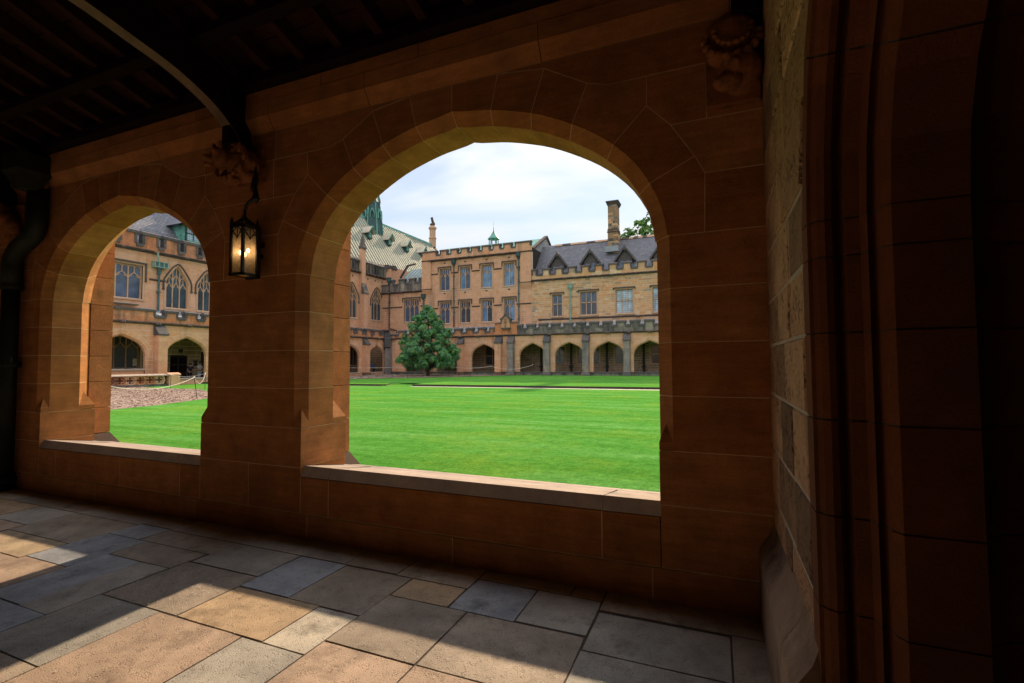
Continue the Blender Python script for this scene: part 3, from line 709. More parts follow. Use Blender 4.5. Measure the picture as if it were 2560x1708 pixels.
# timber roof over the walk -----------------------------------------------
ROOF = thing('timber_roof', 'dark boarded lean-to roof on close rafters above the walk', 'roof')
SL = .30
def zr(y): return 4.10+(3.1-y)*SL
def raft(x, w, h, y0, y1, off, name, mk):
    MB().prism([(y0, zr(y0)+off), (y1, zr(y1)+off), (y1, zr(y1)+off+h), (y0, zr(y0)+off+h)], x-w/2, x+w/2, 'x').build(name, M[mk], ROOF)
x = .02
while x > -13:
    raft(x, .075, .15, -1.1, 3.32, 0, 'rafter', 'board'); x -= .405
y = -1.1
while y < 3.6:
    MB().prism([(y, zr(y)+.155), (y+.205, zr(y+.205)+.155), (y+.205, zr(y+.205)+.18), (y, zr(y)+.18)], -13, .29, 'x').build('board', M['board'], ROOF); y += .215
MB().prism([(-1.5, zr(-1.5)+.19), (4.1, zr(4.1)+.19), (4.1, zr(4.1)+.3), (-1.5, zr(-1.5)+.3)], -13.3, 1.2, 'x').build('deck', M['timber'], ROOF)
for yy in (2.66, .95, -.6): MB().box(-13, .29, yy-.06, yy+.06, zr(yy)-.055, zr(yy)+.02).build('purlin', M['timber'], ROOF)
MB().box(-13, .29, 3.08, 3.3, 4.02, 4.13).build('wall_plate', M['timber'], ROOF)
arc_pts = [(3.16, 3.50), (3.13, 3.545), (3.02, 3.66), (2.84, 3.785), (2.54, 3.905), (2.23, 3.97), (1.91, 4.03), (1.5, 4.075), (1.05, 4.09)]
def smooth(P, m=5):
    out = []
    for k in range(len(P)-1):
        a, b, c, d = P[max(k-1, 0)], P[k], P[k+1], P[min(k+2, len(P)-1)]
        for q in range(m):
            t = q/m; out.append(tuple(.5*((2*b[i])+(-a[i]+c[i])*t+(2*a[i]-5*b[i]+4*c[i]-d[i])*t*t+(-a[i]+3*b[i]-3*c[i]+d[i])*t**3) for i in (0, 1)))
    return out+[P[-1]]
arc_pts = smooth(arc_pts)
arc_pts = arc_pts+[(2.1-y, z) for y, z in arc_pts[::-1][1:]]
for cx in (-8.2, -4.055, .2):
    w = .055 if cx < 0 else .08
    up = [(y, max(z+.16, zr(y)-.18)) if False else (y, z+.17) for y, z in arc_pts]
    V = [(cx-w, y, z) for y, z in arc_pts]+[(cx+w, y, z) for y, z in arc_pts]+[(cx-w, y, z) for y, z in up]+[(cx+w, y, z) for y, z in up]; n = len(arc_pts); F = []; I = []
    for k in range(n-1):
        F += [(k, k+1, n+k+1, n+k), (2*n+k, 3*n+k, 3*n+k+1, 2*n+k+1), (k, 2*n+k, 2*n+k+1, k+1), (n+k, n+k+1, 3*n+k+1, 3*n+k)]; I += [0, 1, 1, 1]  # only the underside takes the paler, light-imitating tone
    F += [(0, n, 3*n, 2*n), (n-1, 3*n-1, 4*n-1, 2*n-1)]; I += [1, 1]
    mesh('arched_brace', V, F, [M['brace'], M['timber']], ROOF, I)
    MB().box(cx-w*.9, cx+w*.9, 3.02, 3.24, 3.5, 4.2).build('wall_post', M['timber'], ROOF)
    MB().prism([(-1.1, zr(-1.1)-.02), (3.2, zr(3.2)-.02), (3.2, zr(3.2)-.24), (2.6, 4.05), (1.0, 4.2), (-1.1, zr(-1.1)-.24)], cx-w*.9, cx+w*.9, 'x').build('principal_rafter', M['timber'], ROOF)

# lantern ------------------------------------------------------------------
def lantern():
    cx, cy, s = -3.845, 3.06, .071
    t = thing('wall_lantern', 'lit black iron lantern with gothic tracery hanging from the pier', 'lantern', (cx, cy, 2.26))
    mb = MB(); e = .011
    for a in (-1, 1):
        for b in (-1, 1): mb.box(a*s-e, a*s+e, b*s-e, b*s+e, .03, .47)
    mb.box(-s-.016, s+.016, -s-.016, s+.016, .0, .012) if False else None
    for z in (.012, .435):
        for a in (-1, 1): mb.box(-s-.013, s+.013, a*s-.013, a*s+.013, z, z+.022); mb.box(a*s-.013, a*s+.013, -s-.013, s+.013, z, z+.022)
    mb.add([(-s-.01, -s-.01, .457), (s+.01, -s-.01, .457), (s+.01, s+.01, .457), (-s-.01, s+.01, .457), (0, 0, .56)], [(0, 1, 4), (1, 2, 4), (2, 3, 4), (3, 0, 4)])
    for a in (-1, 1):
        for b in (-1, 1): mb.lathe([(.012, .45), (.02, .475), (.014, .5), (.002, .535)], 6, (a*s, b*s))
    # cusped tracery in the head of each face
    for f in range(4):
        c, sn = math.cos(f*PI/2), math.sin(f*PI/2)
        def seg(pts, r=.0045): mb.tube([(c*px-sn*-s, sn*px+c*-s, pz) for px, pz in pts], r, 5)
        for sg in (-1, 1):
            seg([(sg*.07, .37), (sg*.05, .385), (sg*.028, .375), (sg*.012, .355), (0, .34)]); seg([(sg*.07, .365), (sg*.055, .395), (sg*.03, .42), (0, .445)]); seg([(sg*.07, .44), (sg*.045, .40), (sg*.02, .375)])
        seg([(0, .445), (0, .33)])
    mb.build('frame', M['iron'], t)
    m, N, L, Bs = new_mat('seeded_glass'); N.remove(Bs)
    out = N['Material Output']; tr = N.new('ShaderNodeBsdfTransparent'); tl = N.new('ShaderNodeBsdfTranslucent'); gl = N.new('ShaderNodeBsdfGlossy'); mx = N.new('ShaderNodeMixShader'); m2 = N.new('ShaderNodeMixShader')
    tr.inputs[0].default_value = (.95, .84, .66, 1); tl.inputs[0].default_value = (.5, .36, .21, 1); gl.inputs['Roughness'].default_value = .15
    ge = N.new('ShaderNodeNewGeometry'); n1 = noise_node(N, L, ge.outputs['Position'], 34, 4, .7); r1 = ramp(N, [(.35, (.55,)*3), (.7, (.95,)*3)]); L.new(n1.outputs[0], r1.inputs[0])
    L.new(r1.outputs[0], mx.inputs[0]); L.new(tr.outputs[0], mx.inputs[1]); L.new(tl.outputs[0], mx.inputs[2])
    m2.inputs[0].default_value = .06; L.new(mx.outputs[0], m2.inputs[1]); L.new(gl.outputs[0], m2.inputs[2]); L.new(m2.outputs[0], out.inputs[0])
    n2 = noise_node(N, L, ge.outputs['Position'], 120, 2, .5); bp = N.new('ShaderNodeBump'); bp.inputs['Strength'].default_value = .5; bp.inputs['Distance'].default_value = .004; L.new(n2.outputs[0], bp.inputs['Height']); L.new(bp.outputs[0], tl.inputs['Normal']); L.new(bp.outputs[0], gl.inputs['Normal'])
    for f in range(4):
        c, sn = math.cos(f*PI/2), math.sin(f*PI/2); P = []
        for px, pz in ((-s, .03), (s, .03), (s, .44), (-s, .44)): P.append((c*px-sn*(-s+.004), sn*px+c*(-s+.004), pz))
        mesh('glass_pane', P, [(0, 1, 2, 3)], m, t)
    MB().box(-s, s, -s, s, .02, .026).build('glass_base', m, t)
    mb2 = MB(); mb2.box(-.05, .05, .09, .17, .3, .34); mb2.tube([(0, 0, .55), (0, 0, .60), (.03, .0, .66), (.075, .02, .70), (.09, .03, .76), (.09, .03, .99)], [.012, .012, .014, .016, .018, .011], 8); [mb2.lathe([(.004, .66+.05*q), (.03-.004*q, .70+.05*q), (.018, .74+.05*q), (.003, .80+.05*q)], 6, (.085+.018*math.cos(q*2.1), .03+.018*math.sin(q*2.1))) for q in range(4)]
    mb2.box(-.085, .085, .085, .10, .0, .47); mb2.box(-.02, .02, .09, .18, .2, .24)
    mb2.build('bracket', M['iron'], t)
    em, N, L, Bs = new_mat('lamp_glow'); Bs.inputs['Base Color'].default_value = (1, .9, .7, 1); Bs.inputs['Emission Color'].default_value = (1, .70, .38, 1); Bs.inputs['Emission Strength'].default_value = 6
    for (bx, by, bz) in ((-.022, -.02, .22), (.024, -.012, .20), (.01, .03, .245)):
        b = MB().lathe([(.004, bz-.018), (.013, bz-.008), (.015, bz), (.012, bz+.01), (.005, bz+.022)], 10, (bx, by)).build('bulb', em, t, smooth=True)
    pl = bpy.data.lights.new('lamp_light', 'POINT'); pl.energy = .018; pl.color = (1, .66, .34); pl.shadow_soft_size = .02
    po = bpy.data.objects.new('lamp_light', pl); link(po, t); po.location = (0, 0, .27)
lantern()

# downpipe inside, on the left pier ---------------------------------------
dp = thing('downpipe', 'dark green iron downpipe with swan neck on the left pier', 'pipe', (-7.95, 3.14, 0))
MB().tube([(0, 0, 0), (0, 0, 2.45)], .085, 14).build('pipe', M['pipe'], dp, smooth=True)
MB().tube([(0, 0, 2.45), (0, 0, 2.72), (.03, 0, 2.82), (.14, 0, 2.92), (.34, 0, 3.0), (.46, 0, 3.06), (.52, 0, 3.16), (.53, 0, 3.6)], .1, 14).build('swan_neck', M['pipe'], dp, smooth=True)
for z in (.12, 1.5, 2.45): MB().lathe([(.11, z-.03), (.115, z), (.11, z+.03)], 14).build('collar', M['pipe'], dp)
MB().lathe([(.12, 3.55), (.2, 3.7), (.24, 3.75), (.24, 3.95), (.2, 3.98)], 4, (.53, -.1)).build('hopper', M['pipe'], dp)

# ------------------------------------------------------------------ the far sides of the quadrangle
class Building:
    """a wall plane: local x to the right, y into the wall, z up"""
    def __init__(s, name, label, cat, loc, rz=0, mk='pink', seed=1):
        s.root = thing(name, label, cat, loc, rz); s.op = []; s.bl = []; s.mk = mk; s.r = random.Random(seed); s.walls = []
    def wall(s, x0, x1, z0, z1, ch=.29, bl=(.45, 1.0), th=.5, y=0., ash=True):
        if z0 == 0: s.walls.append((x0, x1, 0, 4.4, ch, bl, th, y, ash)); z0 = 4.4
        s.walls.append((x0, x1, z0, z1, ch, bl, th, y, ash))
    def finish(s, limit=300):
        core = MB()
        for x0, x1, z0, z1, ch, bl, th, y, ash in s.walls:
            ops = [o for o in s.op if o['x1'] > x0 and o['x0'] < x1 and o['z1'] > z0 and o['z0'] < z1 and abs(o['y']-y) < .3]
            xs = sorted({x0, x1}|{min(max(v, x0), x1) for o in ops for v in (o['x0'], o['x1'])})
            zs = sorted({z0, z1}|{min(max(v, z0), z1) for o in ops for v in (o['z0'], o['z1'])})
            for a, b in zip(xs[:-1], xs[1:]):
                run = None
                for c, d in zip(zs[:-1], zs[1:]):
                    mx, mz = (a+b)/2, (c+d)/2
                    hole = any(o['x0'] < mx < o['x1'] and o['z0'] < mz < o['z1'] for o in ops)
                    if hole:
                        if run: core.box(a, b, y, y+th, *run); run = None
                    else: run = (run[0], d) if run else (c, d)
                if run: core.box(a, b, y, y+th, *run)
            if not ash: continue
            z = z0
            while z < z1-.05:
                h = min(ch*s.r.uniform(.85, 1.15), z1-z)
                if z1-(z+h) < .12: h = z1-z
                iv = [(x0, x1)]
                for o in ops:
                    sp = o['span'](z, z+h)
                    if sp is None: continue
                    nv = []
                    for a, b in iv:
                        if sp[1] <= a or sp[0] >= b: nv.append((a, b)); continue
                        if sp[0] > a+.05: nv.append((a, sp[0]))
                        if sp[1] < b-.05: nv.append((sp[1], b))
                    iv = nv
                for a, b in iv:
                    x = a; first = True
                    while x < b-.02:
                        w = s.r.uniform(*bl)*(s.r.uniform(.4, 1) if first else 1); x2 = min(x+w, b); first = False
                        if b-x2 < .18: x2 = b
                        s.bl.append((x, x2, z, z+h, y)); x = x2
                z += h
        core.build('wall', M['pale_mortar'], s.root)
        g = .015
        s.bl.sort(key=lambda q: -(q[1]-q[0])*(q[3]-q[2]))
        vis = s.bl[:limit]
        for x0, x1, z0, z1, y in vis: block('stone', s.root, s.mk if z1 > 4.42 else 'inner', x0+g, x1-g, y-.012, y+.02, z0+g, z1-g)  # walk walls low down take the ashlar with shade in its colour
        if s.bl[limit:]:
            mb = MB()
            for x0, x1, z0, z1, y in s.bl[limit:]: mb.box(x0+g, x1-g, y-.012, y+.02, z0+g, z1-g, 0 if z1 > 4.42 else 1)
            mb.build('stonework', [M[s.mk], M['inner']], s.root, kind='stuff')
    def hole(s, x0, x1, z0, z1, m=.0, y=0.):
        s.op.append(dict(x0=x0, x1=x1, z0=z0, z1=z1, y=y, span=lambda a, b: (x0-m, x1+m) if min(b, z1+m)-max(a, z0-m) > .3*(b-a) else None))
    def rect_window(s, x0, x1, z0, z1, n=2, gk='glass', tracery=True, transom=None, hood=True, y=0., gk2=None, label=None):
        s.hole(x0, x1, z0, z1, .15, y)
        mb = MB(); m = .15; f = y-.03
        mb.box(x0-m, x0, f, y+.3, z0, z1); mb.box(x1, x1+m, f, y+.3, z0, z1); mb.box(x0-m, x1+m, f, y+.3, z1, z1+m)
        mb.prism([(y-.10, z0-.14), (y-.10, z0-.05), (y+.2, z0+.05), (y+.3, z0+.05), (y+.3, z0-.14)], x0-m, x1+m, 'x')
        # stepped reveals
        for e, yy in ((.05, .09), (.09, .17)):
            mb.box(x0, x0+e, yy+y, y+.3, z0, z1); mb.box(x1-e, x1, yy+y, y+.3, z0, z1); mb.box(x0+e, x1-e, yy+y, y+.3, z1-e, z1)
        a, b, zt = x0+.09, x1-.09, z1-.09; w = (b-a)/n; mw = .085
        ya, yb = y+.14, y+.27
        for k in range(1, n): mb.box(a+k*w-mw/2, a+k*w+mw/2, ya, yb, z0, zt)
        if transom: mb.box(a, b, ya, yb, transom-.05, transom+.05)
        if tracery:
            th = (zt-z0)*.30; zs = zt-th
            for k in range(n):
                c = a+(k+.5)*w; h = w/2-mw/2
                for sg in (-1, 1):
                    mb.bar([(c+sg*h, zs-.16), (c+sg*h*.86, zs-.02), (c+sg*h*.5, zs+.10), (c+sg*h*.14, zs+.19), (c, zs+.30)], .05, ya, yb)
                    mb.bar([(c+sg*h, zs-.12), (c+sg*h*.45, zs-.04), (c+sg*h*.55, zs+.07)], .035, ya+.02, yb)
                    q = c+sg*w/4+0
                    mb.bar([(c+sg*.02, zt-.02), (c+sg*w*.25, zt-.0), (c+sg*w*.45, zt-.02)], .05, ya, yb)
                    mb.bar([(c+sg*.03, zt-.11), (c+sg*w*.12, zt-.04), (c+sg*w*.25, zt)], .035, ya+.02, yb); mb.bar([(c+sg*(w*.5-.03), zt-.11), (c+sg*w*.38, zt-.04), (c+sg*w*.25, zt)], .035, ya+.02, yb)
                mb.bar([(c, zs+.26), (c, zt)], .055, ya, yb)
        win = mb.build('window', M['frame'], s.root)
        rows = [(z0, transom, gk), (transom, zt, gk2 or gk)] if transom else [(z0, zt, gk)]
        for k in range(n):
            for r0, r1, kk in rows:
                k2 = kk[(k) % len(kk)] if isinstance(kk, (list, tuple)) else kk
                MB().box(a+k*w+(mw/2 if k else 0)-.02, a+(k+1)*w-(mw/2 if k < n-1 else 0)+.02, y+.215, y+.235, r0+.03, r1-.02).build('pane', M[k2], win)
        if hood:
            hz = z1+m; o = x0-m-.10; p = x1+m+.10
            hb = MB(); hb.prism([(y-.14, hz-.02), (y-.14, hz+.05), (y, hz+.13), (y, hz-.02)], o, p, 'x')
            if hood != 'flat':
                dz = hood if isinstance(hood, float) else .55
                for xx in (o, p-.1): hb.box(xx, xx+.1, y-.12, y, hz-dz, hz-.0)
            else:
                for xx in (o-.04, p-.08): hb.box(xx, xx+.12, y-.14, y, hz-.14, hz-.0)
            hb.build('hood_mould', M['string'], s.root)
        return win
    def arch_window(s, c, hw, z0, zs, apex, n=3, gk='stained', y=0., hood=True):
        C = arch_curve(hw, zs, apex, hw*.85, 6, 5); ring = .24
        def span(a, b):
            zm = a+.35*(b-a)
            if b < z0-.1 or zm > apex+ring+.05: return None
            if zm <= zs: return (c-hw-ring, c+hw+ring)
            best = 0
            for k in range(41):
                q = at_param(C, (len(C)-1)*k/40)
                if q[1]+q[3]*ring >= zm: best = max(best, q[0]+q[2]*ring)
            return (c-best, c+best) if best > .05 else None
        W = hw+.12
        s.op.append(dict(x0=c-W, x1=c+W, z0=z0, z1=apex+.15, y=y, span=span))
        core = MB()
        for sg in (-1, 1):
            P = [(c+sg*W, zs), (c+sg*W, apex+.15), (c, apex+.15)]+[(c+sg*(q[0]+q[2]*.06), q[1]+q[3]*.06) for q in C[::-1]]
            core.prism(P, y+.001, y+.3, 'y')
            core.box(*sorted((c+sg*W, c+sg*(hw+.02))), y+.002, y+.3, z0, zs)
        core.build('spandrel', M[s.mk], s.root)
        mb = MB(); lv = [(-.03, .10), (.02, .10), (.07, .06), (.09, .06), (.16, .0), (.32, 0)]
        path = [(hw, z0, 1, 0)]+C
        for sg in (-1, 1):
            for p, q in zip(path[:-1], path[1:]):
                P = ccw([(c+sg*p[0], p[1], sg*p[2], p[3]), (c+sg*q[0], q[1], sg*q[2], q[3]), (c+sg*(q[0]+q[2]*ring), q[1]+q[3]*ring, 0, 0), (c+sg*(p[0]+p[2]*ring), p[1]+p[3]*ring, 0, 0)])
                V, F = loft(stone_rings(P, lv, 0, 0)); mb.add(V, F)
        mb.prism([(y-.10, z0-.16), (y-.10, z0-.06), (y+.2, z0+.05), (y+.3, z0+.05), (y+.3, z0-.16)], c-hw-.2, c+hw+.2, 'x')
        def ztop(x):
            for p, q in zip(C[::-1][:-1], C[::-1][1:]):
                if p[0] <= abs(x) <= q[0]: return p[1]+(q[1]-p[1])*(abs(x)-p[0])/max(q[0]-p[0], 1e-6)
            return zs
        ya, yb = y+.17, y+.29; w = 2*hw/n; mw = .085; zl = zs-.12
        for k in range(1, n): x = c-hw+k*w; mb.box(x-mw/2, x+mw/2, ya, yb, z0, ztop(x-c)+.02)
        for k in range(n):
            x = c-hw+(k+.5)*w; h = w/2-mw/2
            for sg in (-1, 1):
                mb.bar([(x+sg*h, zl-.2), (x+sg*h*.86, zl-.04), (x+sg*h*.5, zl+.09), (x+sg*h*.14, zl+.18), (x, zl+.3)], .05, ya, yb)
                mb.bar([(x+sg*h, zl-.14), (x+sg*h*.45, zl-.05), (x+sg*h*.55, zl+.06)], .035, ya+.02, yb)
            mb.bar([(x, zl+.26), (x, ztop(x-c)+.02)], .05, ya, yb)
        # interlacing upper tracery
        for k in range(1, n):
            x = c-hw+k*w
            for sg in (-1, 1):
                e = x+sg*w*.5; mb.bar([(x, zl+.35), (x+sg*w*.16, zl+.62), (e, min(zl+.95, ztop(e-c)))], .05, ya, yb)
        win = mb.build('window', M['frame'], s.root)
        for k in range(n):
            x0, x1 = c-hw+k*w+(mw/2 if k else 0)-.02, c-hw+(k+1)*w-(mw/2 if k < n-1 else 0)+.02
            P = [(x0, z0+.03), (x1, z0+.03)]+[(x0+(x1-x0)*q/4, ztop(x0+(x1-x0)*q/4-c)) for q in range(4, -1, -1)]
            MB().prism(P, y+.23, y+.25, 'y').build('pane', M[gk], win)
        if hood:
            hb = MB()
            for sg in (-1, 1):
                pts = [(c+sg*(q[0]+q[2]*(ring+.05)), q[1]+q[3]*(ring+.05)) for q in [(hw, zs-.45, 1, 0)]+C]
                hb.bar(pts, .09, y-.11, y)
                hb.box(pts[0][0]-.09, pts[0][0]+.09, y-.12, y, zs-.55, zs-.42)
            hb.build('hood_mould', M['string'], s.root)
    def string(s, x0, x1, z, mk='string', h=.2, pr=.2, y=0., bosses=None):
        mb = MB(); mb.prism([(y, z-h*.6), (y-pr*.35, z-h*.55), (y-pr, z-h*.05), (y-pr, z+h*.2), (y, z+h*.5)], x0, x1, 'x'); o = mb.build('string_course', M[mk], s.root)
        if bosses:
            me = None; x = bosses[0]
            while x < x1-.1:
                if me is None:
                    b = MB()
                    for k in range(7): b.lathe([(.02, -.1), (.085, -.04), (.09, .03), (.03, .1)], 6, (s.r.uniform(-.14, .14), s.r.uniform(-.05, .03)))
                    bo = b.build('carved_boss', M[mk], s.root, loc=(x, y-pr, z-.06)); me = bo.data
                else:
                    bo = bpy.data.objects.new('carved_boss', me); bo.location = (x, y-pr, z-.06); bo.scale.x = s.r.uniform(.8, 1.2); link(bo, s.root)
                x += bosses[1]
    def battlement(s, x0, x1, zb, zc, zt, starts, mw, mk, y=-.05, th=.4, cop=.14):
        """parapet from zb to crenel zc, merlons (left edges in starts, or width pairs) to zt"""
        cur = x0
        while cur < x1-.01:                               # parapet stones
            w = min(s.r.uniform(.7, 1.3), x1-cur); w = x1-cur if x1-cur-w < .3 else w
            block('parapet_stone', s.root, mk, cur+.004, cur+w-.004, y, y+th, zb, zc-.12); cur += w
        spans = [(a, a+mw) if not isinstance(a, tuple) else a for a in starts]
        cache = {}
        for a, b in spans:
            w = round(b-a, 2); H = zt-zc
            if w not in cache:
                m = mesh('merlon', *(lambda q: (q.V, q.F))(MB().box(.09, w-.09, 0, th, -.12, H-.06)), M[mk], s.root, loc=(a, y, zc))
                c = MB(); e = .08; ct = cop*1.25
                c.prism([(-e, H-ct), (-e, H-.02), (th*.4, H+.09), (th+e, H), (th+e, H-ct)], -e*.5, w+e*.5, 'x')
                for xx in (0, w-cop): c.box(xx, xx+cop, -.05, th, -.03, H-ct)
                co = c.build('coping', M['coping'], m); cache[w] = (m.data, co.data)
            else:
                m = bpy.data.objects.new('merlon', cache[w][0]); m.location = (a, y, zc); link(m, s.root)
                link(bpy.data.objects.new('coping', cache[w][1]), m)
        prev = x0; e = .07
        for a, b in sorted(spans)+[(x1, x1)]:
            if a-prev > .06: MB().prism([(y-e, zc-cop*1.4), (y-e, zc-.03), (y+th/2, zc+.05), (y+th, zc), (y+th, zc-cop*1.4)], prev-.06 if prev > x0+.01 else prev, a+.06 if a < x1-.01 else a, 'x').build('coping', M['coping'], s.root)
            prev = max(prev, b)
    def pipe(s, x, z0, z1, mk='drain', y=-.14, hop=True, foot=None):
        mb = MB()
        mb.tube([(x, y, z0), (x, y, z1)], .075, 8)
        z = z0+.4
        while z < z1: mb.box(x-.13, x+.13, y-.1, 0, z, z+.07); z += 1.5
        p = mb.build('downpipe', M[mk], s.root, smooth=False)
        if hop: MB().lathe([(.09, z1-.35), (.14, z1-.2), (.24, z1), (.30, z1+.04), (.30, z1+.36), (.33, z1+.4), (.33, z1+.48)], 6, (x, y-.05)).build('hopper', M[mk if mk != 'drain' else 'copdark'], p)
        if foot: MB().tube([(x, y, z0), (x, y, foot)], .085, 8).build('foot', M['rust'], p)
def slates(root, x0, x1, ye, ze, yr, zr_, mk='slate', ex=.2, w=.28, seed=3, name='slate_courses', skip=None):
    r = random.Random(seed); L = math.hypot(yr-ye, zr_-ze); uy, uz = (yr-ye)/L, (zr_-ze)/L; ny, nz = -uz, uy
    V = []; F = []; n = int(L/ex)
    for k in range(n):
        s0, s1 = k*L/n, (k+1)*L/n+.03; x = x0-(w/2 if k % 2 else 0)
        while x < x1:
            a, b = max(x, x0)+.005, min(x+w*r.uniform(.93, 1.0), x1)-.002; x += w
            if b-a < .03: continue
            if skip and skip((a+b)/2, s0/L): continue
            t = .022+r.uniform(-.006, .008); d = r.uniform(-.012, .012); q = len(V)
            y0, z0 = ye+uy*(s0+d), ze+uz*(s0+d); y1, z1 = ye+uy*s1, ze+uz*s1
            V += [(a, y0+ny*t, z0+nz*t), (b, y0+ny*t, z0+nz*t), (b, y1+ny*.002, z1+nz*.002), (a, y1+ny*.002, z1+nz*.002), (a, y0, z0), (b, y0, z0)]
            F += [(q, q+1, q+2, q+3), (q+4, q+5, q+1, q)]
    o = mesh(name, V, F, M[mk], root, kind='stuff')
    MB().prism([(ye, ze), (yr, zr_), (yr+.15, zr_), (yr+.15, zr_-.2), (ye+.15, ze-.2)], x0, x1, 'x').build('roof_deck', M['dark'], root)
    return o

# far and left cloister arcades ------------------------------------------
def cloister(B, bays, x0, x1, mk, butts, zstr=4.53, ztop=None, low=0.):
    zc = [.47, .82, 1.17, 1.52, 1.79, 2.06, 2.48, 2.88, 3.25, 3.6, 3.95, 4.45]
    lv = [(0, .12), (.12, 0), (.34, 0), (.5, .16)]; root = B.root
    bs = []
    for c, hw in bays: bs.append(Bay(c, hw+.09, 2.06, 3.55, 1.24, d0=.12, ring=.32, nv=6))
    for b in bs: b.E[0] = (b.E[0][0], 2.06); 
    arcade(root, bs, zc, lv, [(0, 0), (.5, 0)], .47, x0, x1, M[mk], M['pale_mortar'], g=.022, bev=0, vsplit=lambda i, z0, z1: [] if z1 < 2.3 else [])
    top = MB().box(x0, x1, .03, .47, 3.3, 4.45)
    MB().box(x0, x1, .02, .5, 3.94, 4.46).build('wall_head', M[mk], root)
    # low wall with sill
    xs = [x0]+[v for c, hw in bays for v in (c-hw-.09, c+hw+.09)]+[x1]
    for a, b in zip(xs[:-1], xs[1:]): block('plinth', root, 'bleak' if B.mk == 'varied' else mk, a+.003, b-.003, -.04, .5, -.15, .36)
    for a, b in zip(xs[:-1], xs[1:]): MB().prism([(-.10, .36), (-.10, .42), (.1, .475), (.5, .475), (.5, .36)], a+.004, b-.004, 'x').build('sill', M['coping' if B.mk == 'varied' else 'sill'], root)
    for a, b, bm in butts:
        w = b-a; p = .55
        m = MB(); z = .42
        while z < 3.68: h = min(.345, 3.7-z); m.box(a, b, -p, 0, z+.008, z+h-.004); z += h
        m.box(a+.01, b-.01, -p+.012, 0, .42, 3.68)
        sh = m.build('buttress', M[bm], root)
        MB().prism([(-p-.07, 3.62), (-p-.07, 3.72), (.02, 4.5), (.02, 3.62)], a-.05, b+.05, 'x').build('buttress_cap', M['coping'], sh)
        MB().add([(a-.16, -p-.16, .18), (b+.16, -p-.16, .18), (b+.16, 0, .18), (a-.16, 0, .18), (a-.01, -p-.01, .46), (b+.01, -p-.01, .46), (b+.01, 0, .46), (a-.01, 0, .46)], [(4, 5, 6, 7), (0, 1, 5, 4), (1, 2, 6, 5), (3, 0, 4, 7), (2, 3, 7, 6)]).box(a-.16, b+.16, -p-.16, 0, -.15, .18).build('buttress_foot', M['coping' if bm == 'buttgray' else 'plinthdark'], sh)
    # walk inside: paving and ceiling
    MB().box(x0, x1, .5, 3.8, -.2, -.01).build('paving', M['floorfar'], root)
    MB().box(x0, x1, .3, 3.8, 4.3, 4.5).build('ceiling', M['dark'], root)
    MB().prism([(.45, 4.75), (3.79, 5.9), (3.79, 5.75), (.45, 4.5)], x0, x1, 'x').build('walk_roof', M['lead'], root)
    x = x0+.3
    while x < x1: MB().prism([(.45, 4.755), (3.78, 5.905), (3.78, 5.95), (.45, 4.80)], x, x+.05, 'x').build('roof_seam', M['lead'], root); x += .7

FC = Building('far_cloister', 'far cloister arcade with battlements and small gabled niche across the lawn', 'arcade', (0, 50, 0), 0, 'varied', 11)
fb = [(-33.5, 1.4), (-29.0, 1.45), (-24.34, 1.5), (-18.46, 1.42), (-14.32, 1.49), (-10.16, 1.5), (-6.04, 1.5), (-1.9, 1.5)]+[(2.25+4.14*k, 1.5) for k in range(7)]
cloister(FC, fb, -37.6, 29.2, 'pink', [(-31.9, -31.25, 'red'), (-27.47, -26.82, 'pink'), (-22.72, -22.0, 'pink'), (-21.22, -20.52, 'buttgray'), (-17.0, -16.36, 'buttgray'), (-12.76, -12.1, 'buttgray'), (-8.55, -7.92, 'buttgray'), (-4.3, -3.65, 'buttgray')]+[(-.15+4.14*k, .5+4.14*k, 'buttgray') for k in range(7)])
FC.string(-37.6, -22.8, 4.53, bosses=(-36.5, 2.3)); FC.string(-20.3, 29.2, 4.53, bosses=(-18.46, 2.08)); FC.string(-22.8, -20.3, 4.53)
FC.battlement(-37.5, -22.9, 4.6, 5.04, 5.45, [-35.9, -34.3, -32.7, -31.15, -29.6, -28.1, -26.55, -25.0, (-23.55, -22.9)], .93, 'red')
FC.battlement(-20.2, 29.2, 4.6, 5.26, 5.66, [(-20.2, -19.6)]+[-19.06+1.393*k for k in range(34)], .96, 'bleak')
block('parapet_stone', FC.root, 'red', -22.9, -20.2, -.05, .35, 4.6, 5.88); MB().prism([(-.13, 5.86), (-.13, 5.92), (.15, 6.0), (.42, 5.92), (.42, 5.86)], -22.92, -20.18, 'x').build('coping', M['coping'], FC.root)
# gabled niche with a worn figure panel
nb = MB().prism([(-22.0, 5.3), (-21.0, 5.3), (-21.0, 6.25), (-21.5, 6.72), (-22.0, 6.25)], -.22, .3, 'y'); niche = nb.build('niche', M['frame'], FC.root)
hb = MB(); hb.bar([(-22.16, 6.28), (-21.9, 6.42), (-21.6, 6.72), (-21.5, 6.93), (-21.4, 6.72), (-21.1, 6.42), (-20.84, 6.28)], .14, -.32, .3); hb.box(-22.08, -21.95, -.3, .3, 5.95, 6.3); hb.box(-21.05, -20.92, -.3, .3, 5.95, 6.3); hb.box(-22.05, -20.95, -.3, .3, 5.22, 5.36); hb.build('gable', M['coping'], niche)
fg = MB()
for zz, rr in ((5.5, .12), (5.62, .17), (5.8, .15), (5.95, .19), (6.1, .15), (6.25, .12), (6.38, .1)): fg.lathe([(.02, zz-.12), (rr, zz), (.02, zz+.12)], 7, (-21.5+rnd.uniform(-.04, .04), -.24))
fg.build('carved_panel', M['red'], niche)
FC.finish()

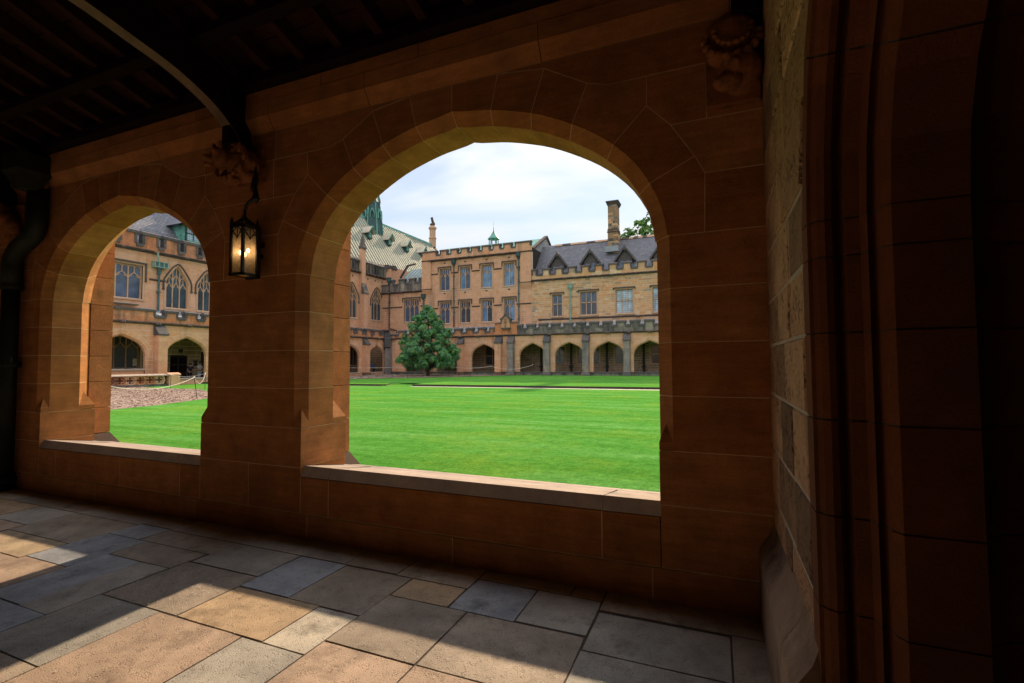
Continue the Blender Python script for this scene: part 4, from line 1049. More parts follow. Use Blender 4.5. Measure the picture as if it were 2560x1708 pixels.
LC = Building('left_cloister', 'pink sandstone cloister arcade with red parapet along the left side', 'arcade', (-37.6, 0, 0), PI/2, 'pink', 12)
lb = [(16.0, 1.45), (20.65, 1.5), (25.2, 1.46), (29.8, 1.45), (34.4, 1.45), (39.0, 1.45), (43.5, 1.42), (48.05, 1.4)]
cloister(LC, lb, 12, 50, 'pink', [(18.0, 18.65, 'pink'), (22.72, 23.36, 'pink'), (27.15, 27.8, 'pink'), (31.8, 32.4, 'pink'), (36.4, 37.0, 'pink'), (40.9, 41.5, 'pink'), (45.45, 46.1, 'pink')])
LC.string(12, 50, 4.51, bosses=(13.7, 2.3))
LC.battlement(12, 50, 4.58, 5.07, 5.5, [13.0, 14.5, 16.0, 17.5, (19.6, 22.75)]+[23.42+1.5*k for k in range(17)]+[(48.95, 49.7)], .95, 'red')
block('parapet_stone', LC.root, 'red', 19.7, 21.5, -.06, .3, 5.4, 5.7); MB().prism([(-.13, 5.68), (-.13, 5.76), (.15, 5.84), (.42, 5.76), (.42, 5.68)], 19.6, 21.6, 'x').build('coping', M['coping'], LC.root)
# the high sill of the left bay
block('stone', LC.root, 'pink', 19.16, 22.14, .1, .45, .47, 1.1); MB().prism([(.0, 1.1), (.0, 1.17), (.1, 1.22), (.5, 1.22), (.5, 1.1)], 19.15, 22.15, 'x').build('sill', M['sill'], LC.root)
LC.finish()
# corner spout and dark diagonal buttress where the two arcades meet
cb = thing('corner_buttress', 'black stained corner pier with a water spout between the arcades', 'buttress', (-37.3, 49.7, 0), -PI/4)
MB().box(-.28, .28, -.35, .4, -.1, 3.5).build('shaft', M['buttgray'], cb); MB().prism([(-.5, 3.5), (.0, 3.15), (.5, 3.5), (.5, 4.6), (.28, 4.7), (.28, 5.3), (-.28, 5.3), (-.28, 4.7), (-.5, 4.6)], -.45, .3, 'y').build('bracket', M['coping'], cb); MB().lathe([(.2, 5.1), (.3, 5.3), (.55, 5.45), (.55, 5.6)], 8, (0, -.2)).build('spout_bowl', M['coping'], cb)

# three-storey block -------------------------------------------------------
BL = Building('three_storey_block', 'pink three-storey block with eight traceried windows and battlements', 'building', (0, 53.8, 0), 0, 'pink', 21)
BL.wall(-34.9, -19.87, 0, 14.62, .27, (.5, .95))
gk = [['glass', 'glass'], ['glassblue', 'glass'], ['glassblue', 'glassblue'], ['glassblue', 'glassblue'], ['glass', 'glass'], ['glassdark', 'glassdark'], ['glassblue', 'glassdark'], ['glass', 'glassblue']]
wx = [(-32.34, -30.92), (-29.40, -27.98), (-26.42, -25.0), (-23.44, -22.02)]
for k, (a, b) in enumerate(wx):
    BL.rect_window(a, b, 10.72, 13.48, 2, gk[k]); BL.rect_window(a, b, 6.5, 9.16, 2, gk[4+k])
    for z in (14.15, 10.28): block('vent', BL.root, 'dark', (a+b)/2-.13, (a+b)/2+.13, -.02, .1, z-.07, z+.07)
for z in (12.88, 8.46):
    cuts = [-34.9 if z < 10 else -33.55]+[v for a, b in wx for v in (a-.25, b+.25)]+[-19.9 if z < 10 else -21.2]
    for a, b in zip(cuts[::2], cuts[1::2]): BL.string(a, b, z, h=.15, pr=.13)
for a, b in ((-34.92, -33.57), (-21.19, -19.85)):                       # corbelled corner pilasters
    m = MB().box(a, b, -.24, 0, 10.95, 14.6); z = 10.95
    pl_ = m.build('corner_pilaster', M['pink'], BL.root); c = MB()
    for q in range(4): c.box(a+.03*(3-q), b-.03*(3-q), -.06*(q+1), 0, 10.25+.17*q, 10.25+.17*(q+1)-.01)
    c.build('corbelling', M['pink'], pl_); MB().prism([(0, 10.9), (-.32, 10.93), (-.30, 11.0), (0, 11.04)], a-.03, b+.03, 'x').build('coping', M['string'], pl_)
BL.string(-34.95, -19.82, 14.63, h=.26, pr=.34, bosses=(-33.6, 2.05))
BL.battlement(-34.92, -19.85, 14.72, 15.36, 15.86, [(-34.92, -32.7), (-32.2, -31.15), (-30.66, -29.62), (-29.2, -28.15), (-27.75, -26.7), (-26.25, -25.2), (-24.8, -23.78), (-23.36, -22.3), (-21.86, -19.85)], 1.04, 'pink', y=-.24, th=.45)
BL.pipe(-30.25, 7.4, 14.0, 'drain', foot=6.0); BL.pipe(-21.46, 6.2, 14.1, 'drain'); BL.pipe(-34.7, 8.7, 9.9, 'drain')
BL.rect_window(-26.0, -23.2, 1.2, 3.6, 3, 'glassdark', False, 2.3, hood=False)
BL.finish()
MB().box(-34.9, -19.9, .5, 10, 0, 15.2).build('body', M['dark'], BL.root)
# copper roof with a grey boarded gable end to the right
for k, (ya, za, yb, zb) in enumerate(((.9, 15.0, 5.8, 17.55), (10.5, 15.0, 5.8, 17.55))): MB().prism([(ya, za), (yb, zb), (yb, zb-.15), (ya, za-.2)], -34.5, -20.0, 'x').build('roof', M['copper'], BL.root)
for k in range(20):
    y0, y1 = .9+k*.46, .9+(k+1)*.46-.015
    def gt(y): return 15.0+(y-.9)*2.55/4.9 if y < 5.8 else 17.55-(y-5.8)*2.55/4.7
    MB().prism([(y0, 11.5), (y1, 11.5), (y1, gt(y1)), (y0, gt(y0))], -20.05, -19.93, 'x').build('cladding_board', M['woodgray'], BL.root)
MB().prism([(.7, 14.95), (5.8, 17.62), (10.6, 15.0), (10.6, 15.15), (5.8, 17.86), (.7, 15.2)], -20.2, -19.75, 'x').build('verge', M['string'], BL.root)
MB().prism([(2.0, 12.3), (4.6, 16.2), (4.6, 16.0), (2.0, 12.0)], -19.93, -18.2, 'x').build('valley', M['lead'], BL.root)
cu = thing('roof_cupola', 'small green copper cupola with a finial above the battlements', 'cupola', (-27.88, 60.6, 16.5))
MB().lathe([(.5, 0), (.5, 1.2)], 8).build('drum', M['copdark'], cu)
for k in range(6): t = k*PI/3+.3; MB().tube([(.62*math.cos(t), .62*math.sin(t), .8), (.62*math.cos(t), .62*math.sin(t), 2.0)], .07, 6).build('post', M['copper'], cu)
MB().lathe([(.85, 1.95), (.8, 2.05), (.45, 2.45), (.22, 2.8), (.09, 3.05), (.04, 3.3), (.05, 3.5), (.015, 3.6), (.01, 4.5)], 8).build('cap', M['copper'], cu)

# link with one window, in the corner
LK = Building('corner_link', 'low pink link block with one three-light window in the corner', 'building', (0, 53.8, 0), 0, 'pink', 22)
LK.wall(-41.4, -34.9, 0, 10.8, .27, (.5, .95)); LK.rect_window(-37.75, -35.5, 6.9, 9.85, 3, 'glass')
LK.string(-41.4, -34.9, 10.86, h=.26, pr=.3, bosses=(-40, 2)); LK.battlement(-41.4, -34.9, 10.95, 12.05, 12.6, [(-40.3, -39.45), (-38.6, -37.65), (-37.0, -36.1), (-35.5, -34.95)], .9, 'bleak')
for a, b in ((-41.2, -38.05), (-35.2, -34.9)): LK.string(a, b, 8.9, h=.15, pr=.13)
LK.pipe(-40.05, 6.2, 12.0, 'rust', hop=False); MB().lathe([(.09, 12.0), (.2, 12.2), (.3, 12.4), (.3, 12.75), (.34, 12.9)], 6, (-40.05, -.2)).build('hopper', M['copdark'], LK.root)
MB().tube([(-40.05, -.14, 6.3), (-40.0, -.2, 6.1), (-39.4, -.3, 5.95), (-38.7, -.4, 5.8), (-38.5, -.45, 5.3)], .1, 8).build('downpipe', M['rust'], LK.root)
LK.finish()
MB().box(-41.4, -34.9, .5, 6, 0, 11.9).build('body', M['dark'], LK.root)
MB().prism([(1.0, 12.5), (3.8, 14.6), (3.8, 14.4), (1.0, 12.2)], -39.2, -34.9, 'x').build('roof', M['lead'], LK.root)
x = -39.1
while x < -35: MB().prism([(1.0, 12.51), (3.8, 14.61), (3.8, 14.66), (1.0, 12.56)], x, x+.06, 'x').build('roof_seam', M['copper'], LK.root); x += .55
MB().bar([(-39.3, 13.0), (-38.1, 14.6), (-36.9, 14.75)], .16, 1.1, 1.4).build('gable_coping', M['string'], LK.root)

# slate-roofed range on the right -----------------------------------------
FR = Building('slate_range', 'two-storey range of mixed tan ashlar under a slate roof with dormers', 'building', (0, 53.8, 0), 0, 'varied', 23)
FR.wall(-19.85, 29, 0, 11.1, .25, (.35, 1.15))
FR.rect_window(-17.33, -16.15, 6.78, 9.3, 2, 'glassdark', False, 8.2, hood='flat', gk2='glass'); FR.rect_window(-14.02, -12.12, 6.8, 9.4, 3, 'glassdark', False, 8.2, hood='flat', gk2='glass')
FR.rect_window(-10.02, -8.16, 6.8, 9.42, 3, 'glasspale', False, 8.2, hood='flat'); FR.rect_window(-6.1, -4.2, 6.8, 9.42, 3, 'glasspale', False, 8.2, hood='flat'); FR.rect_window(-2.0, -.2, 6.8, 9.42, 3, 'glassdark', False, 8.2, hood='flat'); [FR.rect_window(2+4*k, 3.8+4*k, 6.8, 9.42, 3, 'glassdark', False, 8.2, hood='flat') for k in range(7)]
for a, b in ((-17.3, -15.9), (-14.4, -13.7), (-12.9, -11.95), (-10.2, -9.2), (-6.4, -5.4), (-2.4, -1.2), (1.5, 2.7)): FR.rect_window(a, b, 1.3, 3.3, 2 if b-a > 1 else 1, 'glassdark', False, 2.3, hood=False)
FR.hole(-21.4, -20.9, 0, 2.6)
for x in (-18.7, -15.1, -11.06, -7.1, -3.1, 1.0):
    MB().tube([(x, -.16, 0), (x, -.16, 4.2)], .12, 8).box(x-.2, x+.2, -.3, 0, .9, 1.05).build('inner_downpipe', M['iron'], FR.root)
FR.string(-19.0, 29, 6.46, h=.2, pr=.16, bosses=(-13.6, 6)); FR.string(-19.85, 29, 11.11, h=.24, pr=.24, bosses=(-18.4, 1.33))
FR.battlement(-19.82, 29, 11.2, 11.78, 12.4, [(-19.82, -19.2)]+[-18.53+1.552*k for k in range(30)], .96, 'varied', th=.42)
FR.pipe(-15.14, 5.6, 9.9, 'drainlight')
slates(FR.root, -19.9, 29, .75, 11.7, 4.3, 16.05, ex=.2, w=.26)
FR.finish()
MB().box(-19.9, 29, .5, 8, 0, 11.6).build('body', M['dark'], FR.root)
MB().prism([(4.3, 16.0), (8, 11.6), (8, 11.4), (4.3, 15.8)], -19.9, 29, 'x').build('rear_roof', M['slate'], FR.root)
x = -18.3
while x < 29: MB().prism([(4.1, 15.95), (4.3, 16.2), (4.5, 15.95)], x, min(x+.5, 29), 'x').build('ridge_tile', M['string' if rnd.random() < .5 else 'frame'], FR.root); x += .51
for cx in (-17.0, -13.08, -9.16, -5.24, -1.3, 2.6, 6.5, 10.4, 14.3, 18.2, 22.1):
    d = MB(); y0 = 1.25; dz = 12.75
    d.prism([(cx-.82, 11.8), (cx+.82, 11.8), (cx+.82, dz+.25), (cx, dz+1.35), (cx-.82, dz+.25)], y0, y0+2.6, 'y'); dd = d.build('dormer', M['dormer'], FR.root)
    b = MB(); b.bar([(cx-1.2, dz-.02), (cx, dz+1.62)], .2, y0-.3, y0-.2); b.bar([(cx+1.2, dz-.02), (cx, dz+1.62)], .2, y0-.3, y0-.2); b.box(cx-.05, cx+.05, y0-.3, y0-.2, dz+1.1, dz+1.75); b.build('bargeboard', M['dormer'], dd)
    for sg in (-1, 1): MB().prism([(cx+sg*1.2, dz+.05), (cx, dz+1.62), (cx, dz+1.54), (cx+sg*1.2, dz-.05)], y0-.25, y0+3.0, 'y').build('dormer_roof', M['slate'], dd)
    for sg in (-1, 1):
        q = cx+sg*.37; P = [(q-.28, 11.9), (q+.28, 11.9), (q+.28, 12.55), (q+.2, 12.8), (q, 12.92), (q-.2, 12.8), (q-.28, 12.55)]
        MB().prism(P, y0-.03, y0+.02, 'y').build('dormer_pane', M['glass'], dd)
        fr = MB(); fr.bar([(q-.3, 11.9), (q-.3, 12.55), (q-.21, 12.82), (q, 12.95), (q+.21, 12.82), (q+.3, 12.55), (q+.3, 11.9)], .06, y0-.06, y0-.02); fr.build('dormer_frame', M['dormer'], dd)
# chimney
ch = MB()
z = 14.0; ch_root = ch
rr = random.Random(5)
chp = thing('tall_chimney', 'tall weathered stone chimney rising from the slate roof', 'chimney', (-10.75, 57.2, 13.6))
MB().box(-.5, .5, -.75, .75, 0, 6.5).build('shaft', M['pale_mortar'], chp)
z = .2
while z < 6.2:
    h = rr.uniform(.2, .3); w = .58 if z < 3 else .53
    for a, b in ((-w, rr.uniform(-.15, .2)), (None, w)):
        if a is None: a = last
        last = b; block('stone', chp, 'inner' if rr.random() < .55 else ('varied' if rr.random() < .35 else 'bleak'), a+.008, b-.008, -.8, .8, z, z+h-.012)
    z += h
for zz, e in ((.0, .66), (2.95, .64), (3.2, .6), (6.2, .62), (6.35, .68), (6.5, .74)): MB().box(-e, e, -e-.22, e+.22, zz, zz+.14).build('moulding', M['string'], chp)
MB().box(-.85, .7, -1.25, -.7, .6, 1.25).build('flashing', M['lead'], chp)

# left wing ----------------------------------------------------------------
LW = Building('left_wing', 'pink sandstone wing with pointed windows and red battlements on the left', 'building', (-41.4, 0, 0), PI/2, 'pink', 31)
LW.wall(10, 38, 0, 10.5, .34, (.5, 1.15))
LW.rect_window(21.3, 24.06, 6.62, 9.25, 3, 'glass', hood=1.4); LW.rect_window(16.5, 19.2, 6.62, 9.25, 3, 'glass', hood=1.4)
for c in (26.76, 29.42, 32.1): LW.arch_window(c, .86, 6.18, 8.15, 9.6, 3)
LW.string(24.55, 25.75, 8.3, h=.16, pr=.14)
LW.hole(26.3, 27.82, 0, 2.3); LW.hole(28.9, 30.2, 0, 2.6); LW.hole(28.9, 30.2, 0, 2.6)
LW.rect_window(21.4, 24.0, 1.25, 3.75, 3, 'glassdark', True, hood=False)
LW.string(10, 38, 10.5, h=.26, pr=.3, bosses=(12.9, 2.4))
LW.battlement(10, 38, 10.6, 11.0, 11.95, [12.6+1.62*k for k in range(15)], 1.24, 'red', th=.45, cop=.19)
LW.pipe(25.2, 5.4, 9.1, 'drain', hop=False)
hp = MB().box(24.7, 25.72, -.42, -.05, 9.32, 9.72); hp.lathe([(.08, 8.75), (.12, 8.9), (.14, 9.1), (.26, 9.32)], 8, (25.2, -.2)); hh = hp.build('hopper', M['drain'], LW.root)
fr = MB()
for a in (24.68, 25.0, 25.36, 25.68): fr.box(a, a+.06, -.45, -.03, 9.30, 9.75)
fr.box(24.66, 25.76, -.46, -.03, 9.28, 9.34); fr.box(24.66, 25.76, -.46, -.03, 9.70, 9.76); fr.tube([(24.9, -.4, 10.45), (24.95, -.42, 10.1), (25.02, -.3, 9.75)], .06, 6); fr.build('hopper_frame', M['drainlight'], hh)
slates(LW.root, 10, 38, .9, 11.1, 7.2, 18.6, ex=.22, w=.3, seed=8)
LW.finish()
MB().box(10, 38, .5, 9, 0, 11.0).build('body', M['dark'], LW.root)
dm = MB().box(26.6, 26.75, 9.4, 9.5, 11, 11.1)
for k, (a, b, z0, z1) in enumerate(((26.34, 27.06, .02, 2.26), (27.06, 27.78, .02, 2.26))):
    d = MB().box(a, b, .12, .18, z0, z1).build('door', M['door'], LW.root)
    for q in range(3):
        for c2 in range(2): MB().box(a+.08+c2*.3, a+.32+c2*.3, .10, .12, .15+q*.7, .7+q*.7).build('door_panel', M['timber'], d)
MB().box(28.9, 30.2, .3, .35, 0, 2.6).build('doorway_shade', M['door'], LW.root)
MB().box(26.98, 27.30, -.06, 0, 2.5, 2.8).build('wall_sign', M['iron'], LW.root)
MB().box(23.62, 23.98, .17, .2, 1.42, 1.98).build('notice', M['notice'], LW.root)
MB().box(28.25, 28.6, -.04, 0, 1.35, 1.85).build('noticeboard', M['iron'], LW.root)
# copper-clad roof turret
tu = thing('roof_turret', 'green copper and timber turret window on the left slate roof', 'dormer', (-43.3, 29.3, 12.4), PI/2)
MB().box(-1.2, 1.2, -.4, 3, -.8, 1.5).build('cheek', M['copper'], tu)
w_ = MB()
for a in (-.95, -.32, .32, .95): w_.box(a-.05, a+.05, -.5, -.4, .0, 1.4)
for z in (0, .65, 1.35): w_.box(-1.0, 1.0, -.5, -.4, z, z+.08)
fw = w_.build('frame', M['copdark'], tu)
for a in (-.9, -.27, .36): MB().box(a, a+.55, -.46, -.44, .08, 1.36).build('pane', M['glasspale'], fw)
MB().prism([(-1.65, 1.35), (1.65, 1.35), (1.2, 1.75), (0, 2.9), (-1.2, 1.75)], -.95, 3.4, 'y').build('roof', M['slate'], tu)
rf = MB(); rf.bar([(-1.7, 1.35), (-1.2, 1.85), (0, 2.98), (1.2, 1.85), (1.7, 1.35)], .12, -1.02, -.92); rf.build('verge', M['copper'], tu)
for k in range(6): MB().box(-1.6+.6*k, -1.5+.6*k, -.9, -.4, 1.25, 1.36).build('bracket', M['timber'], tu)
MB().box(-1.2, 1.2, -1.3, -.4, -.65, -.1).build('apron', M['copper'], tu)

# great hall beyond, with pale ribbed roof --------------------------------
HL = Building('great_hall', 'tall hall with large arched windows and pale green ribbed roof', 'building', (-41.4, 0, 0), PI/2, 'pink', 32)
HL.wall(38, 54.6, 0, 13.0, .28, (.5, 1.0))
for c in (43.0, 47.9, 52.75): HL.arch_window(c, 1.0, 7.2, 9.6, 11.3, 3, 'stained')
HL.string(38, 54.6, 13.05, h=.34, pr=.34, bosses=(38.6, .7))
HL.rect_window(47.3, 49.1, 1.3, 3.5, 3, 'glassdark', False, hood=False)
for k in range(22):                                              # vents under the string
    if k % 2: block('vent', HL.root, 'dark', 38.6+k*.72, 38.82+k*.72, -.02, .1, 12.3, 12.5)
x = 38.1; k = 0
while x < 54.4:                                                   # pierced parapet
    if abs(x+.1-49.6) > .7:
        m = MB().box(x, x+.12, -.1, .1, 13.2, 14.4); m.bar([(x+.06, 14.1), (x+.2, 14.32), (x+.36, 14.42), (x+.52, 14.32), (x+.66, 14.1)], .09, -.08, .08); m.bar([(x+.36, 13.2), (x+.36, 14.4)], .07, -.06, .06)
        m.build('parapet_tracery', M['bleak'], HL.root)
    x += .6
MB().box(38, 54.6, .1, .16, 13.2, 14.4).build('parapet_back', M['bleak'], HL.root)
x = 38
while x < 54.5: MB().prism([(-.2, 14.4), (-.2, 14.5), (.0, 14.72 if k % 2 else 14.62), (.2, 14.5), (.2, 14.4)], x, min(x+.78, 54.6), 'x').build('coping', M['coping'], HL.root); x += .8; k += 1
for bx in (40.4, 45.3, 49.62):                                   # buttresses with crocketed pinnacles
    bt = MB().box(bx-.36, bx+.36, -.75, 0, 0, 16.0) if bx > 49 else MB().box(bx-.36, bx+.36, -.75, 0, 0, 12)
    bt = MB().box(bx-.36, bx+.36, -.85, 0, 4.5, 10.3); bt.box(bx-.34, bx+.34, -.45, 0, 10.3, 16.0); bo = bt.build('buttress', M['pink'], HL.root)
    MB().prism([(-.92, 10.25), (-.92, 10.4), (-.42, 11.7), (-.42, 10.25)], bx-.42, bx+.42, 'x').build('buttress_cap', M['coping'], bo)
    MB().lathe([(.5, 16.0), (.52, 16.25), (.42, 16.3), (.06, 17.9), (.09, 18.0), (.03, 18.15)], 4, (bx, -.22)).build('pinnacle', M['coping'], bo)
    cr = MB()
    for q in range(5):
        for t in range(4): cr.lathe([(.01, 16.3+q*.3), (.07, 16.38+q*.3), (.01, 16.46+q*.3)], 5, (bx+(.40-.075*q)*math.cos(t*PI/2+PI/4), -.22+(.40-.075*q)*math.sin(t*PI/2+PI/4)))
    cr.build('crockets', M['coping'], bo)
HL.finish()
tr_ = MB().lathe([(1.25, 11.0), (1.25, 14.5)], 8, (55.9, .9)); t_ = tr_.build('stair_turret', M['pink'], HL.root)
for k in range(8): a = k*PI/4; MB().box(55.9+1.2*math.cos(a)-.28, 55.9+1.2*math.cos(a)+.28, .9+1.2*math.sin(a)-.28, .9+1.2*math.sin(a)+.28, 14.5, 15.0).build('merlon', M['coping'], t_)
MB().box(38, 56, .5, 12, 0, 13.5).build('body', M['dark'], HL.root)
MB().box(54.6, 76, .3, 12, 0, 15).build('wall', M['pink'], HL.root)
ye, ze, yr_, zr2 = .6, 14.9, 5.95, 22.95; sl = math.hypot(yr_-ye, zr2-ze)
k = 0; x = 36.0
while x < 76:
    w = .62; MB().prism([(ye, ze), (yr_, zr2), (yr_, zr2-.12), (ye, ze-.12)], x, x+w, 'x').build('roof_panel', M['hallroof'], HL.root)
    MB().prism([(ye-.03, ze+.0), (yr_, zr2+.0), (yr_-.06, zr2+.10), (ye-.10, ze+.08)], x-.06, x+.06, 'x').build('roof_rib', M['rib'], HL.root); x += w
MB().prism([(yr_, zr2), (2*yr_-ye, ze), (2*yr_-ye, ze-.2), (yr_, zr2-.2)], 36, 76.2, 'x').build('rear_roof', M['hallroof'], HL.root)
MB().prism([(yr_-.22, zr2-.2), (yr_-.2, zr2+.16), (yr_+.2, zr2+.16), (yr_+.22, zr2-.2)], 36, 76, 'x').build('ridge_capping', M['copper'], HL.root)
MB().prism([(ye-.2, ze-.3), (yr_, zr2+.35), (2*yr_-ye+.2, ze-.3), (2*yr_-ye, ze-1.5), (ye, ze-1.5)], 76, 76.6, 'x').build('gable_wall', M['string'], HL.root)
for x in (46.2, 50.6, 55.1, 59.55, 64.1, 68.7):                  # copper roof lights
    dz = 19.0; yy = ye+(dz-ze)/(zr2-ze)*(yr_-ye)
    d = MB().box(x-.42, x+.42, yy-.35, yy+1.2, dz, dz+.95).build('roof_light', M['copdark'], HL.root)
    MB().box(x-.28, x+.28, yy-.38, yy-.35, dz+.15, dz+.85).build('pane', M['copper'], d)
    for sg in (-1, 1): MB().prism([(x+sg*.72, dz+.78), (x, dz+1.75), (x, dz+1.65), (x+sg*.72, dz+.68)], yy-.75, yy+2.0, 'y').build('roof', M['hallroof'], d)
    MB().bar([(x-.74, dz+.72), (x, dz+1.72), (x+.74, dz+.72)], .12, yy-.8, yy-.72).build('verge', M['copper'], d)
fl = thing('hall_spire', 'dark green copper fleche rising from the hall roof ridge', 'spire', (-47.35, 58.9, 20.0), PI/2)
MB().lathe([(2.0, -1.5), (1.75, 1.5), (1.25, 5.5), (.95, 6.2), (.7, 12.5), (.1, 22)], 8).build('shell', M['copdark'], fl)
for k in range(8):
    a = k*PI/4+PI/8; MB().tube([(2.0*math.cos(a), 2.0*math.sin(a), -1.5), (1.78*math.cos(a), 1.78*math.sin(a), 1.5), (1.28*math.cos(a), 1.28*math.sin(a), 5.5), (.72*math.cos(a), .72*math.sin(a), 12.5)], .09, 5).build('corner_roll', M['copper'], fl)
    a = k*PI/4; q = MB(); q.bar([(-.3, 3.0), (-.3, 3.7), (0, 4.4), (.3, 3.7), (.3, 3.0)], .12, -.12, .12); o = q.build('louvre_gable', M['copper'], fl); o.rotation_euler = (0, 0, a+PI/2); o.location = (1.5*math.cos(a), 1.5*math.sin(a), 0)
    MB().lathe([(.04, 5.4), (.12, 5.7), (.03, 6.3)], 5, (1.35*math.cos(a+PI/8), 1.35*math.sin(a+PI/8))).build('finial', M['copdark'], fl)
pn = thing('gable_pinnacle', 'stone pinnacle topped by a seated beast on the hall gable', 'pinnacle', (-47.35, 76.2, 22.6))
MB().lathe([(.62, 0), (.62, 1.5), (.72, 1.55), (.72, 1.75), (.56, 1.8), (.56, 3.2), (.74, 3.4), (.72, 3.7), (.5, 3.9)], 8).build('shaft', M['frame'], pn)
q = MB()
for c, r_ in (((0, 0, 4.15), .42), ((.05, .1, 4.5), .34), ((0, -.05, 4.9), .28), ((-.05, -.1, 5.25), .26), ((-.1, -.25, 5.35), .16), ((-.05, 0, 5.55), .1), ((.3, .1, 4.3), .2), ((-.25, -.2, 4.2), .2)):
    q.lathe([(.02, c[2]-r_), (r_*.75, c[2]-r_*.6), (r_, c[2]), (r_*.75, c[2]+r_*.6), (.02, c[2]+r_)], 8, (c[0], c[1]))
q.build('beast', M['string'], pn, smooth=True)

# quatrefoil balustrade in front of the left cloister ------------------------
bal = thing('quatrefoil_balustrade', 'low stone balustrade pierced with quatrefoils beside the mulch bed', 'balustrade', (-36.2, 0, 0), PI/2)
MB().prism([(-.2, .72), (-.2, .76), (.05, .86), (.3, .76), (.3, .72)], 14.5, 22.9, 'x').build('coping', M['sill'], bal)
block('base', bal, 'bleak', 14.5, 22.9, -.12, .22, -.1, .14)
for k in range(13):
    cx = 14.85+k*.62; m = MB()
    n = 20; ring = [(cx+.31*math.cos(2*PI*t/n), .43+.29*math.sin(2*PI*t/n)) for t in range(n+1)]
    m.bar(ring, .06, -.1, .2)
    for t in range(4):
        a = t*PI/2; qx, qz = cx+.13*math.cos(a), .43+.13*math.sin(a)
        m.bar([(qx+.115*math.cos(a+u), qz+.115*math.sin(a+u)) for u in np.linspace(-2.2, 2.2, 9)], .045, -.03, .13)
    for sx in (-1, 1):
        for sz in (-1, 1): m.prism([(cx+sx*.31, .43+sz*.30), (cx+sx*.31, .43+sz*.12), (cx+sx*.22, .43+sz*.2), (cx+sx*.1, .43+sz*.30)], -.06, .16, 'y')
    m.build('quatrefoil', M['red' if k % 3 else 'frame'], bal)
MB().box(14.5, 22.9, .12, .16, .1, .74).build('back_panel', M['plinthdark'], bal)
MB().box(22.85, 23.6, -.22, .32, -.1, .74).prism([(-.26, .74), (-.26, .8), (.05, .92), (.34, .8), (.34, .74)], 22.8, 23.65, 'x').build('end_pier', M['pink'], bal)

# ------------------------------------------------------------------ ground
def sheet(name, poly, z, mat, kind='structure'):
    o = mesh(name, [(x, y, z) for x, y in poly], [tuple(range(len(poly)))], mat); o['kind'] = kind; return o
def grass_mat(name, blades=False):
    m, N, L, B = new_mat(name)
    ge = N.new('ShaderNodeNewGeometry'); pos = ge.outputs['Position']
    sep = N.new('ShaderNodeSeparateXYZ'); L.new(pos, sep.inputs[0])
    # mown bands running with the walk, and broad lush or tired patches
    mp = N.new('ShaderNodeMapping'); mp.inputs['Scale'].default_value = (.13, 1, 1); mp.inputs['Rotation'].default_value = (0, 0, .05); L.new(pos, mp.inputs[0])
    st = noise_node(N, L, mp.outputs[0], 1.15, 5, .68, .3); pa = noise_node(N, L, pos, .38, 5, .68)
    fi = noise_node(N, L, pos, 22, 6, .82); f2 = noise_node(N, L, pos, 4.5, 6, .8)
    r1 = ramp(N, [(.34, (.062, .215, .032)), (.5, (.08, .26, .042)), (.66, (.118, .31, .076))]); L.new(st.outputs[0], r1.inputs[0])
    r2 = ramp(N, [(.48, (0,)*3), (.74, (.65,)*3)]); L.new(pa.outputs[0], r2.inputs[0])
    c = mixc(N, L, r2.outputs[0], r1.outputs[0], (.185, .30, .035))
    r3 = ramp(N, [(.25, (.5,)*3), (.5, (1.0,)*3), (.74, (1.5,)*3)]); L.new(fi.outputs[0], r3.inputs[0])
    c = mixc(N, L, 1.0, c, r3.outputs[0], 'MULTIPLY')
    r5 = ramp(N, [(.34, (.74, .8, .7)), (.64, (1.25, 1.15, 1.15))]); L.new(f2.outputs[0], r5.inputs[0]); c = mixc(N, L, 1.0, c, r5.outputs[0], 'MULTIPLY')
    if blades:
        r4 = ramp(N, [(0, (.7, .75, .7)), (.5, (1.15,)*3), (1, (2.0, 1.8, 1.9))]); L.new(ge.outputs['Random Per Island'], r4.inputs[0]); c = mixc(N, L, 1.0, c, r4.outputs[0], 'MULTIPLY')
    L.new(c, B.inputs['Base Color']); B.inputs['Roughness'].default_value = .9; B.inputs['Specular IOR Level'].default_value = .0
    if blades:
        tl = N.new('ShaderNodeBsdfTranslucent'); L.new(c, tl.inputs[0]); mx = N.new('ShaderNodeMixShader'); mx.inputs[0].default_value = .45; L.new(B.outputs[0], mx.inputs[1]); L.new(tl.outputs[0], mx.inputs[2]); L.new(mx.outputs[0], N['Material Output'].inputs[0])
    if not blades:
        b = N.new('ShaderNodeBump'); b.inputs['Strength'].default_value = .8; b.inputs['Distance'].default_value = .03; L.new(fi.outputs[0], b.inputs['Height']); L.new(b.outputs[0], B.inputs['Normal'])
    return m
GM = grass_mat('lawn_grass'); GB = grass_mat('grass_blades', True)
sheet('ground', [(-1500, -1500), (1500, -1500), (1500, 1500), (-1500, 1500)], -.22, M['earth'])
sheet('lawn', [(-37.5, 3.8), (45, 3.8), (45, 27.4), (-37.5, 26.45)], -.018, GM)
sheet('path', [(-37.5, 26.3), (45, 26.6), (45, 28.9), (-37.5, 28.6)], -.022, M['concrete'])
